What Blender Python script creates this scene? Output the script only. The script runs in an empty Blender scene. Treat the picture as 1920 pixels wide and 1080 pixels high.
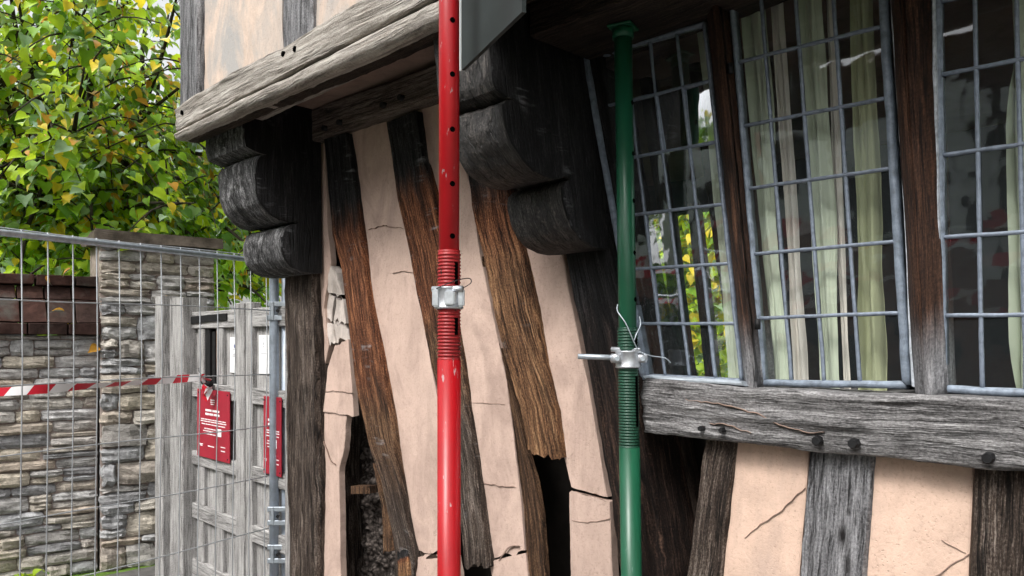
import bpy, bmesh, math, random
from mathutils import Vector, Matrix, noise
random.seed(7)
sc = bpy.context.scene
COL = sc.collection

# ------------------------------------------------------------------ camera
TH = math.radians(44.0)
FX, FY = -math.cos(TH), math.sin(TH)          # view direction (level)
RX, RY = math.sin(TH), math.cos(TH)           # right direction
CAM = Vector((0.0, -1.9, 1.58))
FPX, HOR = 1450.0, 640.0                      # focal length and horizon row of the photograph
cd = bpy.data.cameras.new('camera'); cam = bpy.data.objects.new('camera', cd); COL.objects.link(cam)
cam.location = CAM
cam.rotation_euler = (math.pi/2, 0, math.atan2(-FX, FY))
cd.sensor_width = 36; cd.lens = FPX/1920*36; cd.shift_y = (HOR-540)/1920
cd.clip_start = 0.05; cd.clip_end = 400
sc.camera = cam
# ------------------------------------------------------------------ sky, sun, exposure
w = bpy.data.worlds.new('World'); sc.world = w; w.use_nodes = True
nt = w.node_tree; nt.nodes.clear()
wo = nt.nodes.new('ShaderNodeOutputWorld'); bg = nt.nodes.new('ShaderNodeBackground')
sky = nt.nodes.new('ShaderNodeTexSky'); sky.sky_type = 'NISHITA'; sky.sun_disc = False
hs = nt.nodes.new('ShaderNodeHueSaturation'); hs.inputs['Saturation'].default_value = 0.12
SUN_DIR = Vector((0.10, -0.80, 0.95)).normalized()      # towards the sun
sky.sun_elevation = math.asin(SUN_DIR.z); sky.sun_rotation = math.atan2(SUN_DIR.x, SUN_DIR.y)
sky.air_density = 1.5; sky.dust_density = 4.0; sky.ozone_density = 1.0
nt.links.new(sky.outputs[0], hs.inputs['Color']); nt.links.new(hs.outputs[0], bg.inputs[0]); nt.links.new(bg.outputs[0], wo.inputs[0])
bg.inputs[1].default_value = 0.115
sd = bpy.data.lights.new('sun', 'SUN'); sun = bpy.data.objects.new('sun', sd); COL.objects.link(sun)
sd.energy = 1.5; sd.angle = math.radians(16); sd.color = (1.0, 0.975, 0.94)
sun.rotation_euler = SUN_DIR.to_track_quat('Z', 'Y').to_euler()
vs = sc.view_settings; vs.view_transform = 'Standard'; vs.look = 'None'; vs.gamma = 1.0; vs.use_curve_mapping = False
vs.exposure = 1.12
sc.render.engine = 'CYCLES'
sc.cycles.use_denoising = True
sc.cycles.max_bounces = 6; sc.cycles.diffuse_bounces = 2; sc.cycles.glossy_bounces = 3; sc.cycles.transparent_max_bounces = 16
sc.cycles.use_adaptive_sampling = True; sc.cycles.adaptive_threshold = 0.03
sc.cycles.sample_clamp_indirect = 6

# ------------------------------------------------------------------ measuring helpers
def ray(px, py):
    s = (px-960)/FPX; v = (HOR-py)/FPX
    return Vector((FX+s*RX, FY+s*RY, v))
def P(px, py, Y):                              # the point of the wall plane y = Y seen at a pixel of the photograph
    r = ray(px, py); return CAM + r*((Y-CAM.y)/r.y)
def D(px, py, depth):                          # the point at a given distance along the view axis
    return CAM + ray(px, py)*depth
def A(pts, Y):                                 # list of pixels -> list of (x, z) in wall plane Y
    o = []
    for q in pts:
        p = P(q[0], q[1], Y); o.append((p.x, p.z))
    return o
def to_ground(xz, z=0.0):                      # prolong the last segment down to height z
    (x0, z0), (x1, z1) = xz[-2], xz[-1]
    if z1 <= z+0.01: return xz
    k = (z-z1)/(z1-z0) if abs(z1-z0) > 1e-6 else 0
    k = max(min(k, 50), 0)
    return xz + [(x1+(x1-x0)*k*0.5, z)]

# ------------------------------------------------------------------ object helpers
def empty(name, loc, label=None, cat=None, group=None):
    o = bpy.data.objects.new(name, None); COL.objects.link(o); o.location = loc; o.empty_display_size = 0.1
    if label: tag(o, label, cat, group)
    return o
def tag(o, label, cat, group=None):
    o['label'] = label; o['category'] = cat
    if group: o['group'] = group
    return o
def link(name, me, mat, parent=None, world=True):
    o = bpy.data.objects.new(name, me); COL.objects.link(o)
    if mat is not None and len(me.materials) == 0: me.materials.append(mat)
    if parent is not None:
        o.parent = parent
        if world: o.matrix_parent_inverse = inv_of(parent)
    return o
def inv_of(p):
    m = Matrix.Identity(4); q = p; chain = []
    while q is not None: chain.append(q); q = q.parent
    for q in reversed(chain): m = m @ q.matrix_parent_inverse @ q.matrix_basis
    return m.inverted()
def mesh(name, verts, faces, uvs=None, lens=None, smooth=True, flat_from=None):
    me = bpy.data.meshes.new(name); me.from_pydata([tuple(v) for v in verts], [], faces)
    if uvs is not None:
        l = me.uv_layers.new(name='UVMap'); l.data.foreach_set('uv', [c for f in uvs for uv in f for c in uv])
        if lens is not None:
            l2 = me.uv_layers.new(name='Len'); l2.data.foreach_set('uv', [c for f in lens for uv in f for c in uv])
    if smooth:
        sm = [True]*len(faces)
        if flat_from is not None:
            for i in range(flat_from, len(faces)): sm[i] = False
        me.polygons.foreach_set('use_smooth', sm)
    me.update()
    return me
def bm_mesh(name, bm, smooth=False):
    bmesh.ops.recalc_face_normals(bm, faces=bm.faces)
    me = bpy.data.meshes.new(name); bm.to_mesh(me); bm.free()
    if smooth: me.polygons.foreach_set('use_smooth', [True]*len(me.polygons))
    return me
def nz(x, y, z): return noise.noise(Vector((x, y, z)))
def resample(pl, n):
    cum = [0.0]
    for i in range(1, len(pl)): cum.append(cum[-1] + math.hypot(pl[i][0]-pl[i-1][0], pl[i][1]-pl[i-1][1]))
    T = cum[-1] or 1e-6; out = []; k = 0
    for i in range(n):
        d = T*i/(n-1)
        while k < len(pl)-2 and cum[k+1] < d: k += 1
        sg = cum[k+1]-cum[k] or 1e-6; f = (d-cum[k])/sg
        out.append((pl[k][0]+(pl[k+1][0]-pl[k][0])*f, pl[k][1]+(pl[k+1][1]-pl[k][1])*f))
    return out, T
def strip(name, L, R, Y, depth, mat, parent, step=0.02, M=10, wob=0.004, disp=0.004, rnd=0.012,
          jag=(0, 0), aniso=True, tilt=(0, 0), jfreq=45, Yend=None, bow=0.0):
    """A timber or a slab of plaster: two edge lines (x, z) in the plane y = Y, given thickness, rounded arrises and unevenness."""
    sd_ = random.random()*100
    n0 = max(4, int(max(resample(L, 2)[1], resample(R, 2)[1])/step))
    Ls, TL = resample(L, n0); Rs, TR = resample(R, n0); T = max(TL, TR)
    n = n0; verts = []; us = []; vv = None; K = M+4
    ring_v = []
    for i in range(n):
        u = T*i/(n-1); f0 = i/(n-1)
        l = Vector((Ls[i][0], Ls[i][1])); r = Vector((Rs[i][0], Rs[i][1])); ac = r-l; wd = ac.length or 1e-5; ac = ac/wd
        j0, j1 = max(i-1, 0), min(i+1, n-1)
        al = Vector((Ls[j1][0]-Ls[j0][0]+Rs[j1][0]-Rs[j0][0], Ls[j1][1]-Ls[j0][1]+Rs[j1][1]-Rs[j0][1])); al.normalize()
        wl = nz(u*5, sd_, 0)*wob + nz(u*22, sd_, 3)*wob*.5 + nz(u*80, sd_, 5)*wob*.45
        wr = nz(u*5, sd_, 9)*wob + nz(u*22, sd_, 13)*wob*.5 + nz(u*80, sd_, 15)*wob*.45
        l = l+ac*wl; r = r+ac*wr; wd = max((r-l).length, 1e-5)
        ybase = Y + tilt[0]*(1-f0) + tilt[1]*f0 - bow*math.sin(math.pi*f0)
        if Yend is not None: ybase = Y+(Yend-Y)*f0
        row = []; v = 0.0
        e0 = max(0, 1-f0/0.08) if jag[0] else 0; e1 = max(0, (f0-0.92)/0.08) if jag[1] else 0
        for k in range(K):
            if k < M:
                f = k/(M-1)
                f = 0.5-0.5*math.cos(f*math.pi) if rnd > 0 else f
                q = l+(r-l)*f; e = min(f, 1-f)*wd; rr = min(rnd, wd*.45)
                y = rr*(1-math.sqrt(max(0, 1-((rr-e)/rr)**2))) if e < rr and rr > 0 else 0
                if aniso:
                    y += (nz(u*2.2, f*wd*45, sd_)*disp + nz(u*9, f*wd*130, sd_+7)*disp*.5)
                else:
                    y += nz(q.x*5, q.y*5, sd_)*disp + nz(q.x*17, q.y*17, sd_)*disp*.45
                y += ybase
                vv_ = f*wd
            elif k == M: q = r; y = ybase+depth*.45; vv_ = wd+depth*.45; f = 1
            elif k == M+1: q = r; y = ybase+depth; vv_ = wd+depth; f = 1
            elif k == M+2: q = l; y = ybase+depth; vv_ = -depth; f = 0
            else: q = l; y = ybase+depth*.45; vv_ = -depth*.45; f = 0
            if e0 or e1:
                jn = nz(f*wd*jfreq, sd_, 31)+.6*nz(f*wd*jfreq*3, sd_, 37)+.35*nz((y-ybase)*40, f*9, sd_)
                q = q - al*jn*jag[0]*e0 + al*jn*jag[1]*e1
            verts.append((q.x, y, q.y)); row.append(vv_)
        us.append(u); ring_v.append(row)
    faces = []; uvs = []; lens = []
    ou, ov = sd_*3.7, sd_*1.9
    for i in range(n-1):
        for k in range(K):
            k2 = (k+1) % K
            faces.append((i*K+k, i*K+k2, (i+1)*K+k2, (i+1)*K+k))
            va, vb, vc, vd = ring_v[i][k], ring_v[i][k2], ring_v[i+1][k2], ring_v[i+1][k]
            if k == M+1: vb = ring_v[i][k]+.1; vc = ring_v[i+1][k]+.1
            uvs.append(((us[i]+ou, va+ov), (us[i]+ou, vb+ov), (us[i+1]+ou, vc+ov), (us[i+1]+ou, vd+ov)))
            a, b = i/(n-1), (i+1)/(n-1)
            lens.append(((a, k/K), (a, k2/K), (b, k2/K), (b, k/K)))
    ff = len(faces)
    for i in (0, n-1):
        idx = [i*K+k for k in range(K)]
        if i == 0: idx = idx[::-1]
        faces.append(tuple(idx)); a = 0.0 if i == 0 else 1.0
        uvs.append([(us[i]+ou+(verts[q][1]-Y)*.3, ring_v[i][q-i*K]+ov) for q in idx]); lens.append([(a, .5)]*K)
    me = mesh(name, verts, faces, uvs, lens, True, ff); me.set_sharp_from_angle(angle=math.radians(38 if aniso else 30))
    return link(name, me, mat, parent)
def box_bm(bm, c, s, rot=None):
    m = Matrix.Translation(Vector(c)) @ (rot.to_4x4() if rot is not None else Matrix.Identity(4)) @ Matrix.Diagonal((s[0], s[1], s[2], 1))
    return bmesh.ops.create_cube(bm, size=1, matrix=m)['verts']
def box(name, c, s, mat, parent=None, bev=0.0, rot=None, seg=1):
    bm = bmesh.new(); box_bm(bm, c, s, rot)
    if bev: bmesh.ops.bevel(bm, geom=list(bm.edges), offset=bev, segments=seg, profile=.5, affect='EDGES')
    me = bm_mesh(name, bm); uv_box(me)
    return link(name, me, mat, parent)
def uv_box(me):
    """box-mapped UVs in metres with the grain (u) along the longest side"""
    if not me.vertices: return
    mn = [min(v.co[i] for v in me.vertices) for i in range(3)]; mx = [max(v.co[i] for v in me.vertices) for i in range(3)]
    ext = [mx[i]-mn[i] for i in range(3)]; la = ext.index(max(ext)); o = random.random()*60
    l = me.uv_layers.new(name='UVMap') if not me.uv_layers else me.uv_layers[0]
    l2 = me.uv_layers.new(name='Len')
    for p in me.polygons:
        n = p.normal; ax = [abs(n[i]) for i in range(3)]; d = ax.index(max(ax))
        oth = [i for i in range(3) if i != la and i != d]
        va = oth[0] if oth else la
        if d == la: ua, va = [i for i in range(3) if i != la]
        else: ua = la
        for li in p.loop_indices:
            co = me.vertices[me.loops[li].vertex_index].co
            l.data[li].uv = (co[ua]+o, co[va]+d*.37+o*.7)
            l2.data[li].uv = ((co[la]-mn[la])/(ext[la] or 1), .5)
def tube_data(pts, r, seg=8, closed=False):
    verts = []; faces = []; n = len(pts); up0 = None
    rs = r if isinstance(r, (list, tuple)) else [r]*n
    for i, p in enumerate(pts):
        a = pts[max(i-1, 0)]; b = pts[min(i+1, n-1)]; t = (Vector(b)-Vector(a)).normalized()
        if up0 is None:
            up0 = Vector((0, 0, 1)) if abs(t.z) < .9 else Vector((1, 0, 0))
        s = t.cross(up0).normalized(); up = s.cross(t).normalized(); up0 = up
        for k in range(seg):
            an = 2*math.pi*k/seg
            verts.append(Vector(p)+s*math.cos(an)*rs[i]+up*math.sin(an)*rs[i])
    for i in range(n-1):
        for k in range(seg):
            k2 = (k+1) % seg
            faces.append((i*seg+k, i*seg+k2, (i+1)*seg+k2, (i+1)*seg+k))
    faces.append(tuple(range(seg))[::-1]); faces.append(tuple((n-1)*seg+k for k in range(seg)))
    return verts, faces
def tube(name, pts, r, mat, parent=None, seg=8):
    v, f = tube_data(pts, r, seg)
    return link(name, mesh(name, v, f, smooth=True, flat_from=len(f)-2), mat, parent)
def merge(parts):
    V = []; Fc = []
    for v, f in parts:
        o = len(V); V += list(v); Fc += [tuple(i+o for i in q) for q in f]
    return V, Fc
def spline(pts, n=24):
    pts = [Vector(p) for p in pts]; out = []
    for i in range(len(pts)-1):
        p0 = pts[max(i-1, 0)]; p1 = pts[i]; p2 = pts[i+1]; p3 = pts[min(i+2, len(pts)-1)]
        for k in range(n):
            t = k/n
            out.append(.5*((2*p1)+(p2-p0)*t+(2*p0-5*p1+4*p2-p3)*t*t+(-p0+3*p1-3*p2+p3)*t**3))
    out.append(pts[-1]); return out

# ------------------------------------------------------------------ materials
class NT:
    def __init__(s, name):
        s.m = bpy.data.materials.new(name); s.m.use_nodes = True; s.t = s.m.node_tree; s.t.nodes.clear()
        s.out = s.t.nodes.new('ShaderNodeOutputMaterial'); s.b = s.t.nodes.new('ShaderNodeBsdfPrincipled')
        s.t.links.new(s.b.outputs[0], s.out.inputs[0])
    def n(s, ty, **kw):
        x = s.t.nodes.new(ty)
        for k, v in kw.items():
            if k.startswith('i_'): x.inputs[k[2:].replace('_', ' ')].default_value = v
            else: setattr(x, k, v)
        return x
    def l(s, a, b): s.t.links.new(a, b)
    def uv(s, name='UVMap'): return s.n('ShaderNodeUVMap', uv_map=name).outputs[0]
    def obj(s): return s.n('ShaderNodeTexCoord').outputs['Object']
    def rand(s): return s.n('ShaderNodeObjectInfo').outputs['Random']
    def map(s, vec, sc_, loc=(0, 0, 0)):
        x = s.n('ShaderNodeMapping'); s.l(vec, x.inputs[0]); x.inputs['Scale'].default_value = sc_; x.inputs['Location'].default_value = loc
        return x.outputs[0]
    def noise(s, vec, scale=1, detail=4, rough=.6, dist=0):
        x = s.n('ShaderNodeTexNoise'); s.l(vec, x.inputs['Vector'])
        x.inputs['Scale'].default_value = scale; x.inputs['Detail'].default_value = detail
        x.inputs['Roughness'].default_value = rough; x.inputs['Distortion'].default_value = dist
        return x.outputs['Fac']
    def vor(s, vec, scale=1, feature='F1', out='Distance'):
        x = s.n('ShaderNodeTexVoronoi', feature=feature); s.l(vec, x.inputs['Vector']); x.inputs['Scale'].default_value = scale
        return x.outputs[out]
    def ramp(s, fac, stops, interp='LINEAR'):
        x = s.n('ShaderNodeValToRGB'); s.l(fac, x.inputs[0]); x.color_ramp.interpolation = interp
        e = x.color_ramp.elements
        while len(e) < len(stops): e.new(0.5)
        for el, (p, c) in zip(e, stops):
            el.position = p
            c = (c, c, c) if isinstance(c, (int, float)) else c
            el.color = (c[0], c[1], c[2], 1)
        return x.outputs[0]
    def mix(s, fac, a, b, mode='MIX'):
        x = s.n('ShaderNodeMix', data_type='RGBA', blend_type=mode)
        for q, i in ((fac, 0), (a, 6), (b, 7)):
            if isinstance(q, (int, float)): x.inputs[i].default_value = q if i == 0 else (q, q, q, 1)
            elif isinstance(q, tuple): x.inputs[i].default_value = (q[0], q[1], q[2], 1)
            else: s.l(q, x.inputs[i])
        return x.outputs[2]
    def math(s, op, a, b=None, clamp=False):
        x = s.n('ShaderNodeMath', operation=op, use_clamp=clamp)
        for q, i in ((a, 0), (b, 1)):
            if q is None: continue
            if isinstance(q, (int, float)): x.inputs[i].default_value = q
            else: s.l(q, x.inputs[i])
        return x.outputs[0]
    def bump(s, h, strength=.5, dist=.004, prev=None):
        x = s.n('ShaderNodeBump'); s.l(h, x.inputs['Height']); x.inputs['Strength'].default_value = strength; x.inputs['Distance'].default_value = dist
        if prev is not None: s.l(prev, x.inputs['Normal'])
        return x.outputs[0]
    def fin(s, col=None, rough=.8, normal=None, metal=0, spec=None):
        if col is not None:
            if isinstance(col, tuple): s.b.inputs['Base Color'].default_value = (*col, 1)
            else: s.l(col, s.b.inputs['Base Color'])
        if isinstance(rough, (int, float)): s.b.inputs['Roughness'].default_value = rough
        else: s.l(rough, s.b.inputs['Roughness'])
        if normal is not None: s.l(normal, s.b.inputs['Normal'])
        s.b.inputs['Metallic'].default_value = metal
        if spec is not None: s.b.inputs['Specular IOR Level'].default_value = spec
        return s.m

def wood(name, zones, crack=.85, bump=.8, gu=3.2, gv=52, rough=.85, scuff=None, spec=.25, zn=.18, knots=()):
    """zones: [(position along the length, (dark, mid, light))]"""
    N = NT(name); uv = N.uv(); ln = N.uv('Len')
    warp = N.noise(N.map(uv, (2.5, 6, 1)), 1, 3, .5)
    cmb = N.n('ShaderNodeCombineXYZ'); N.l(N.math('MULTIPLY', N.math('SUBTRACT', warp, .5), .018), cmb.inputs[1])
    va = N.n('ShaderNodeVectorMath', operation='ADD'); N.l(uv, va.inputs[0]); N.l(cmb.outputs[0], va.inputs[1]); uvw = va.outputs[0]
    g1 = N.noise(N.map(uvw, (gu, gv, 1)), 1, 6, .72, .4)
    g2 = N.noise(N.map(uvw, (gu*4, gv*4.2, 1)), 1, 4, .75, .2)
    bl = N.noise(N.map(uv, (2.6, 9, 1)), 1, 5, .65)
    gr = N.noise(N.map(uv, (130, 210, 1)), 1, 3, .7)
    g = N.math('ADD', N.math('MULTIPLY', g1, .46), N.math('MULTIPLY', g2, .34))
    g = N.math('ADD', g, N.math('MULTIPLY', bl, .22)); g = N.math('ADD', g, N.math('MULTIPLY', N.math('SUBTRACT', gr, .5), .34))
    cols = []
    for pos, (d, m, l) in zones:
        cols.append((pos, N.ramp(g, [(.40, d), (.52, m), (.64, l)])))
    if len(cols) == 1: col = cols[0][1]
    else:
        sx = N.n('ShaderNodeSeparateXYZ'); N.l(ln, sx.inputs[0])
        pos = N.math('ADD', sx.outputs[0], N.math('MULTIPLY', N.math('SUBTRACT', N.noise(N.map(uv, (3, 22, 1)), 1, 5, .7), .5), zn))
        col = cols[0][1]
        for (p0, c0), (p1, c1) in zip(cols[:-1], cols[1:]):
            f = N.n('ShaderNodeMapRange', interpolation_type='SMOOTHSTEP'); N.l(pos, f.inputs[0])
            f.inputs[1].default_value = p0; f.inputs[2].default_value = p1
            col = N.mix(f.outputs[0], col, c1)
    c1 = N.noise(N.map(uvw, (gu*.4, gv*.55, 1), (3, 7, 0)), 1, 4, .6, .3)
    ck = N.ramp(N.math('ABSOLUTE', N.math('SUBTRACT', c1, .5)), [(0.0, 0.0), (.012, .25), (.03, 1.0)])
    msk = N.ramp(N.noise(N.map(uv, (1.3, 7, 1), (9, 2, 0)), 1, 2, .5), [(.42, 1.0), (.6, 0.0)])
    ckm = N.mix(msk, ck, 1.0)
    fine = N.ramp(N.noise(N.map(uv, (gu*2.2, gv*2.6, 1), (1, 5, 0)), 1, 3, .7), [(.34, .12), (.45, 1.0)])
    ckm = N.mix(1.0, ckm, fine, 'MULTIPLY')
    col = N.mix(crack, col, N.mix(1.0, col, ckm, 'MULTIPLY'))
    if scuff:
        sf = N.noise(N.map(uv, (26, 5, 1)), 1, 4, .7); sb = N.noise(N.map(uv, (4, 9, 1), (4, 4, 0)), 1, 2, .5)
        f = N.math('MULTIPLY', N.ramp(sf, [(.55, 0.0), (.75, 1.0)]), N.ramp(sb, [(.52, 0.0), (.66, 1.0)]))
        col = N.mix(N.math('MULTIPLY', f, scuff), col, (.42, .42, .44))
    for (kx, kz, rx, rz, amt) in knots:
        so = N.n('ShaderNodeSeparateXYZ'); N.l(N.obj(), so.inputs[0])
        dx = N.math('DIVIDE', N.math('SUBTRACT', so.outputs[0], kx), rx); dz = N.math('DIVIDE', N.math('SUBTRACT', so.outputs[2], kz), rz)
        dd = N.math('SQRT', N.math('ADD', N.math('MULTIPLY', dx, dx), N.math('MULTIPLY', dz, dz)))
        dd = N.math('ADD', dd, N.math('MULTIPLY', N.math('SUBTRACT', g1, .5), 1.3))
        kf = N.ramp(dd, [(.25, amt), (.95, 0.0)])
        col = N.mix(kf, col, (.012, .010, .010))
    h = N.math('ADD', N.math('ADD', N.math('MULTIPLY', g1, .7), N.math('MULTIPLY', g2, .6)), N.math('MULTIPLY', gr, .35))
    nrm = N.bump(N.math('ADD', h, N.math('MULTIPLY', ckm, .9)), min(1, bump), .008)
    return N.fin(col, rough, nrm, spec=spec)

Z_SILVER = ((.04, .039, .041), (.19, .188, .196), (.38, .375, .385))
Z_GREYBR = ((.009, .006, .005), (.062, .044, .034), (.25, .205, .175))
Z_BROWN = ((.007, .004, .003), (.085, .043, .022), (.31, .18, .10))
Z_RED = ((.008, .003, .002), (.135, .048, .021), (.48, .21, .10))
Z_TAN = ((.015, .006, .003), (.18, .088, .042), (.48, .28, .145))
Z_BLACK = ((.002, .002, .0023), (.008, .0075, .008), (.045, .043, .045))
Z_CHAR = ((.003, .003, .0033), (.017, .0163, .017), (.085, .083, .085))
M_SILVER = wood('weathered_silver_oak', [(0, Z_SILVER)], gv=46)
def kn(px, py, Y): p = P(px, py, Y); return (p.x, p.z)
M_SILL = wood('grey_sill_oak', [(0, ((.055, .052, .052), (.215, .208, .208), (.48, .47, .47)))], gu=4.2, gv=62, bump=1.0, crack=.55, knots=[(*kn(1690, 828, -.07), .03, .025, .55), (*kn(1868, 785, -.07), .01, .006, .8)])
M_KNOT = wood('knotted_silver_oak', [(0, Z_SILVER)], gv=46, knots=[(*kn(1580, 1005, -.02), .022, .05, 1.0), (*kn(1590, 1060, -.02), .018, .06, .8), (*kn(1590, 960, -.02), .01, .014, .7)])
M_GREYBR = wood('grey_brown_oak', [(0, Z_GREYBR)], bump=.9)
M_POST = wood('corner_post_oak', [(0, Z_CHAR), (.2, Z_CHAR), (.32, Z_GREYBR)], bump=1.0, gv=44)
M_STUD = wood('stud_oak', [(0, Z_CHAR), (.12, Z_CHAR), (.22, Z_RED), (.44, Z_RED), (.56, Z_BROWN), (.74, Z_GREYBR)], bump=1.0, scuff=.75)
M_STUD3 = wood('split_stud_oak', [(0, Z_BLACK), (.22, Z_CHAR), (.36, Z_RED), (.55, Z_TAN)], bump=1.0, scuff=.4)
M_BLACK = wood('black_oak', [(0, Z_BLACK)], scuff=.5, bump=.7, gv=42, rough=.65, spec=.22)
M_CHAR = wood('charcoal_oak', [(0, Z_CHAR)], scuff=.5, bump=.8, gv=42)
M_BRKT = wood('bracket_oak', [(0, ((.008, .008, .0085), (.085, .083, .085), (.40, .395, .40)))], bump=1.0, gu=9, gv=34)
M_BRKT2 = wood('right_bracket_oak', [(0, ((.006, .0055, .0055), (.024, .021, .020), (.12, .106, .096)))], bump=1.0, gu=9, gv=34, rough=.6, spec=.35)
M_POST4 = wood('main_post_oak', [(0, Z_BLACK), (.35, Z_BLACK), (.55, ((.004, .0025, .002), (.022, .012, .009), (.14, .08, .055)))], bump=1.0, gv=42)
M_MULL = wood('mullion_oak', [(0, ((.008, .004, .003), (.04, .018, .010), (.11, .052, .03))), (.8, ((.008, .004, .003), (.04, .018, .010), (.11, .052, .03))), (.95, Z_SILVER)], bump=.5, gv=60, zn=.12)
M_BROWN = wood('brown_oak', [(0, Z_BROWN)], bump=1.0)
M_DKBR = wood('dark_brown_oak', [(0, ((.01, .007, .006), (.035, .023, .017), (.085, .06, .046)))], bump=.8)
M_FASC = wood('pale_jetty_oak', [(0, ((.16, .137, .115), (.375, .342, .305), (.53, .50, .455)))], gv=40, gu=2.4, bump=.7, crack=.45)
M_GATE = wood('gate_oak', [(0, ((.12, .114, .11), (.39, .378, .368), (.58, .565, .555)))], gv=60, crack=.5, bump=.6)
M_PLATE = wood('wall_plate_oak', [(0, ((.04, .03, .024), (.16, .125, .105), (.32, .265, .23)))], bump=.7)
M_LAV = wood('laths', [(0, ((.02, .015, .012), (.07, .05, .04), (.2, .15, .12)))])

def plaster(name, base, dirty, dirt=.45, pits=.6, mottle=.35, dlo=.5, dsc=6):
    N = NT(name); o = N.obj()
    big = N.noise(o, 3.2, 6, .65, .6); mid = N.noise(N.map(o, (1, 1, .55)), 20, 6, .72, .4); fin = N.noise(o, 110, 4, .75)
    c = N.mix(N.ramp(big, [(.38, 0.0), (.68, 1.0)]), base, tuple(x*.80 for x in base))
    c = N.mix(N.math('MULTIPLY', N.ramp(mid, [(.45, 0.0), (.75, 1.0)]), mottle), c, tuple(min(1, x*1.22+.03) for x in base))
    d = N.math('MULTIPLY', N.ramp(N.noise(N.map(o, (1, 1, .45)), dsc, 6, .7, .8), [(dlo, 0.0), (dlo+.2, 1.0)]), dirt)
    c = N.mix(d, c, dirty)
    vo = N.vor(o, 95); pm = N.ramp(N.noise(o, 7, 3, .6), [(.44, 0.0), (.56, 1.0)])
    pit = N.math('MULTIPLY', N.ramp(vo, [(.10, 1.0), (.2, 0.0)]), pm)
    c = N.mix(N.math('MULTIPLY', pit, pits*.55), c, tuple(x*.35 for x in base))
    hair = N.ramp(N.math('ABSOLUTE', N.math('SUBTRACT', N.noise(o, 4.5, 5, .6, .5), .5)), [(0, 1.0), (.004, 0.0)])
    hm = N.ramp(N.noise(o, 2.3, 2, .5), [(.55, 0.0), (.62, 1.0)])
    c = N.mix(N.math('MULTIPLY', N.math('MULTIPLY', hair, hm), .45), c, tuple(x*.4 for x in base))
    h = N.math('SUBTRACT', N.math('ADD', N.math('MULTIPLY', mid, .8), N.math('MULTIPLY', fin, .35)), N.math('MULTIPLY', pit, pits))
    c = N.mix(N.ramp(fin, [(.34, .4), (.46, 0.0)]), c, N.mix(1.0, c, (.62, .58, .56), 'MULTIPLY'))
    return N.fin(c, .9, N.bump(h, .7, .006), spec=.2)
PINK = (.55, .405, .338)
M_PLAS = plaster('pink_limewash', PINK, (.30, .215, .18), dirt=.6, dlo=.47)
M_PLAS2 = plaster('warm_limewash', (.66, .475, .375), (.40, .30, .25), dirt=.6, pits=.3, dlo=.46, dsc=4)
M_PLASU = plaster('stained_limewash', (.58, .46, .38), (.36, .345, .33), dirt=1.0, pits=.4, mottle=.7, dlo=.40, dsc=4.5)
M_PLASW = plaster('broken_daub', (.62, .55, .5), (.2, .17, .15), dirt=.7, pits=1)
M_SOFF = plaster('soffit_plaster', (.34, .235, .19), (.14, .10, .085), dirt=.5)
def simple(name, col, rough=.5, metal=0, spec=.5, nscale=None, namp=.2, bump=0, bscale=60):
    N = NT(name); o = N.obj(); c = col; nrm = None
    if nscale:
        f = N.ramp(N.noise(o, nscale, 5, .65), [(.3, 0.0), (.7, 1.0)])
        c = N.mix(f, tuple(x*(1-namp) for x in col), tuple(min(1, x*(1+namp)) for x in col))
    if bump: nrm = N.bump(N.noise(o, bscale, 4, .6), bump, .002)
    return N.fin(c, rough, nrm, metal, spec)
def painted(name, col, under, rough=.28, worn=.5):
    N = NT(name); o = N.obj()
    dirt = N.noise(N.map(o, (1, 1, .25)), 22, 5, .65)
    c = N.mix(N.ramp(dirt, [(.4, 0.0), (.75, 1.0)]), col, tuple(x*.72 for x in col))
    ch = N.noise(N.map(o, (1.6, 1.6, .5)), 38, 4, .6); cm = N.noise(o, 5, 2, .5)
    f = N.math('MULTIPLY', N.ramp(ch, [(.64, 0.0), (.67, 1.0)]), N.ramp(cm, [(.48, 0.0), (.6, 1.0)]))
    c = N.mix(N.math('MULTIPLY', f, worn), c, under)
    r = N.math('ADD', N.math('MULTIPLY', dirt, .22), rough-.02); N.b.inputs['Coat Weight'].default_value = .05; N.b.inputs['Coat Roughness'].default_value = .25
    return N.fin(c, r, N.bump(N.math('ADD', dirt, N.math('MULTIPLY', f, -.6)), .3, .002), 0, .38)
M_RED = painted('red_paint', (.36, .004, .008), (.34, .28, .28), worn=.7)
M_GREEN = painted('green_paint', (.010, .085, .042), (.12, .2, .16), worn=.4)
M_REDT = painted('greased_red_thread', (.30, .012, .014), (.03, .015, .012), rough=.4, worn=1.0)
M_GREENT = painted('greased_green_thread', (.010, .06, .034), (.01, .015, .012), rough=.4, worn=1.0)
M_ZINC = simple('zinc_steel', (.55, .57, .6), .42, .75, .5, 40, .25, .15)
M_GALV = simple('galvanised_steel', (.48, .53, .58), .45, .7, .5, 30, .25, .1)
M_FPOLE = simple('fence_pole_steel', (.44, .50, .58), .5, .25, .5, 12, .25, .1)
M_WIRE = simple('wire_steel', (.42, .44, .46), .55, .3)
M_IRON = simple('black_iron', (.012, .012, .013), .6, .3, .4, 60, .5, .4)
M_HOLE = simple('dark_bore', (.002, .002, .002), 1, 0, 0)
M_SHEET = simple('grey_sheet_metal', (.020, .026, .026), .6, .0, .25, 5, .35, .1, 8)
M_EDGE = simple('pale_sheet_edge', (.6, .62, .62), .5)
M_LEAD = simple('lead_came', (.18, .212, .265), .5, .25, .5, 60, .35, .3, 150)
M_FRAME = simple('painted_iron_frame', (.18, .215, .265), .5, .1, .5, 45, .45, .3, 160)
M_PALE = simple('pale_worn_paint', (.40, .43, .47), .7, 0, .3, 50, .5, .5, 90)
M_VOID = simple('interior_dark', (.02, .017, .015), .95, 0, .1, 6, .4)
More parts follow.
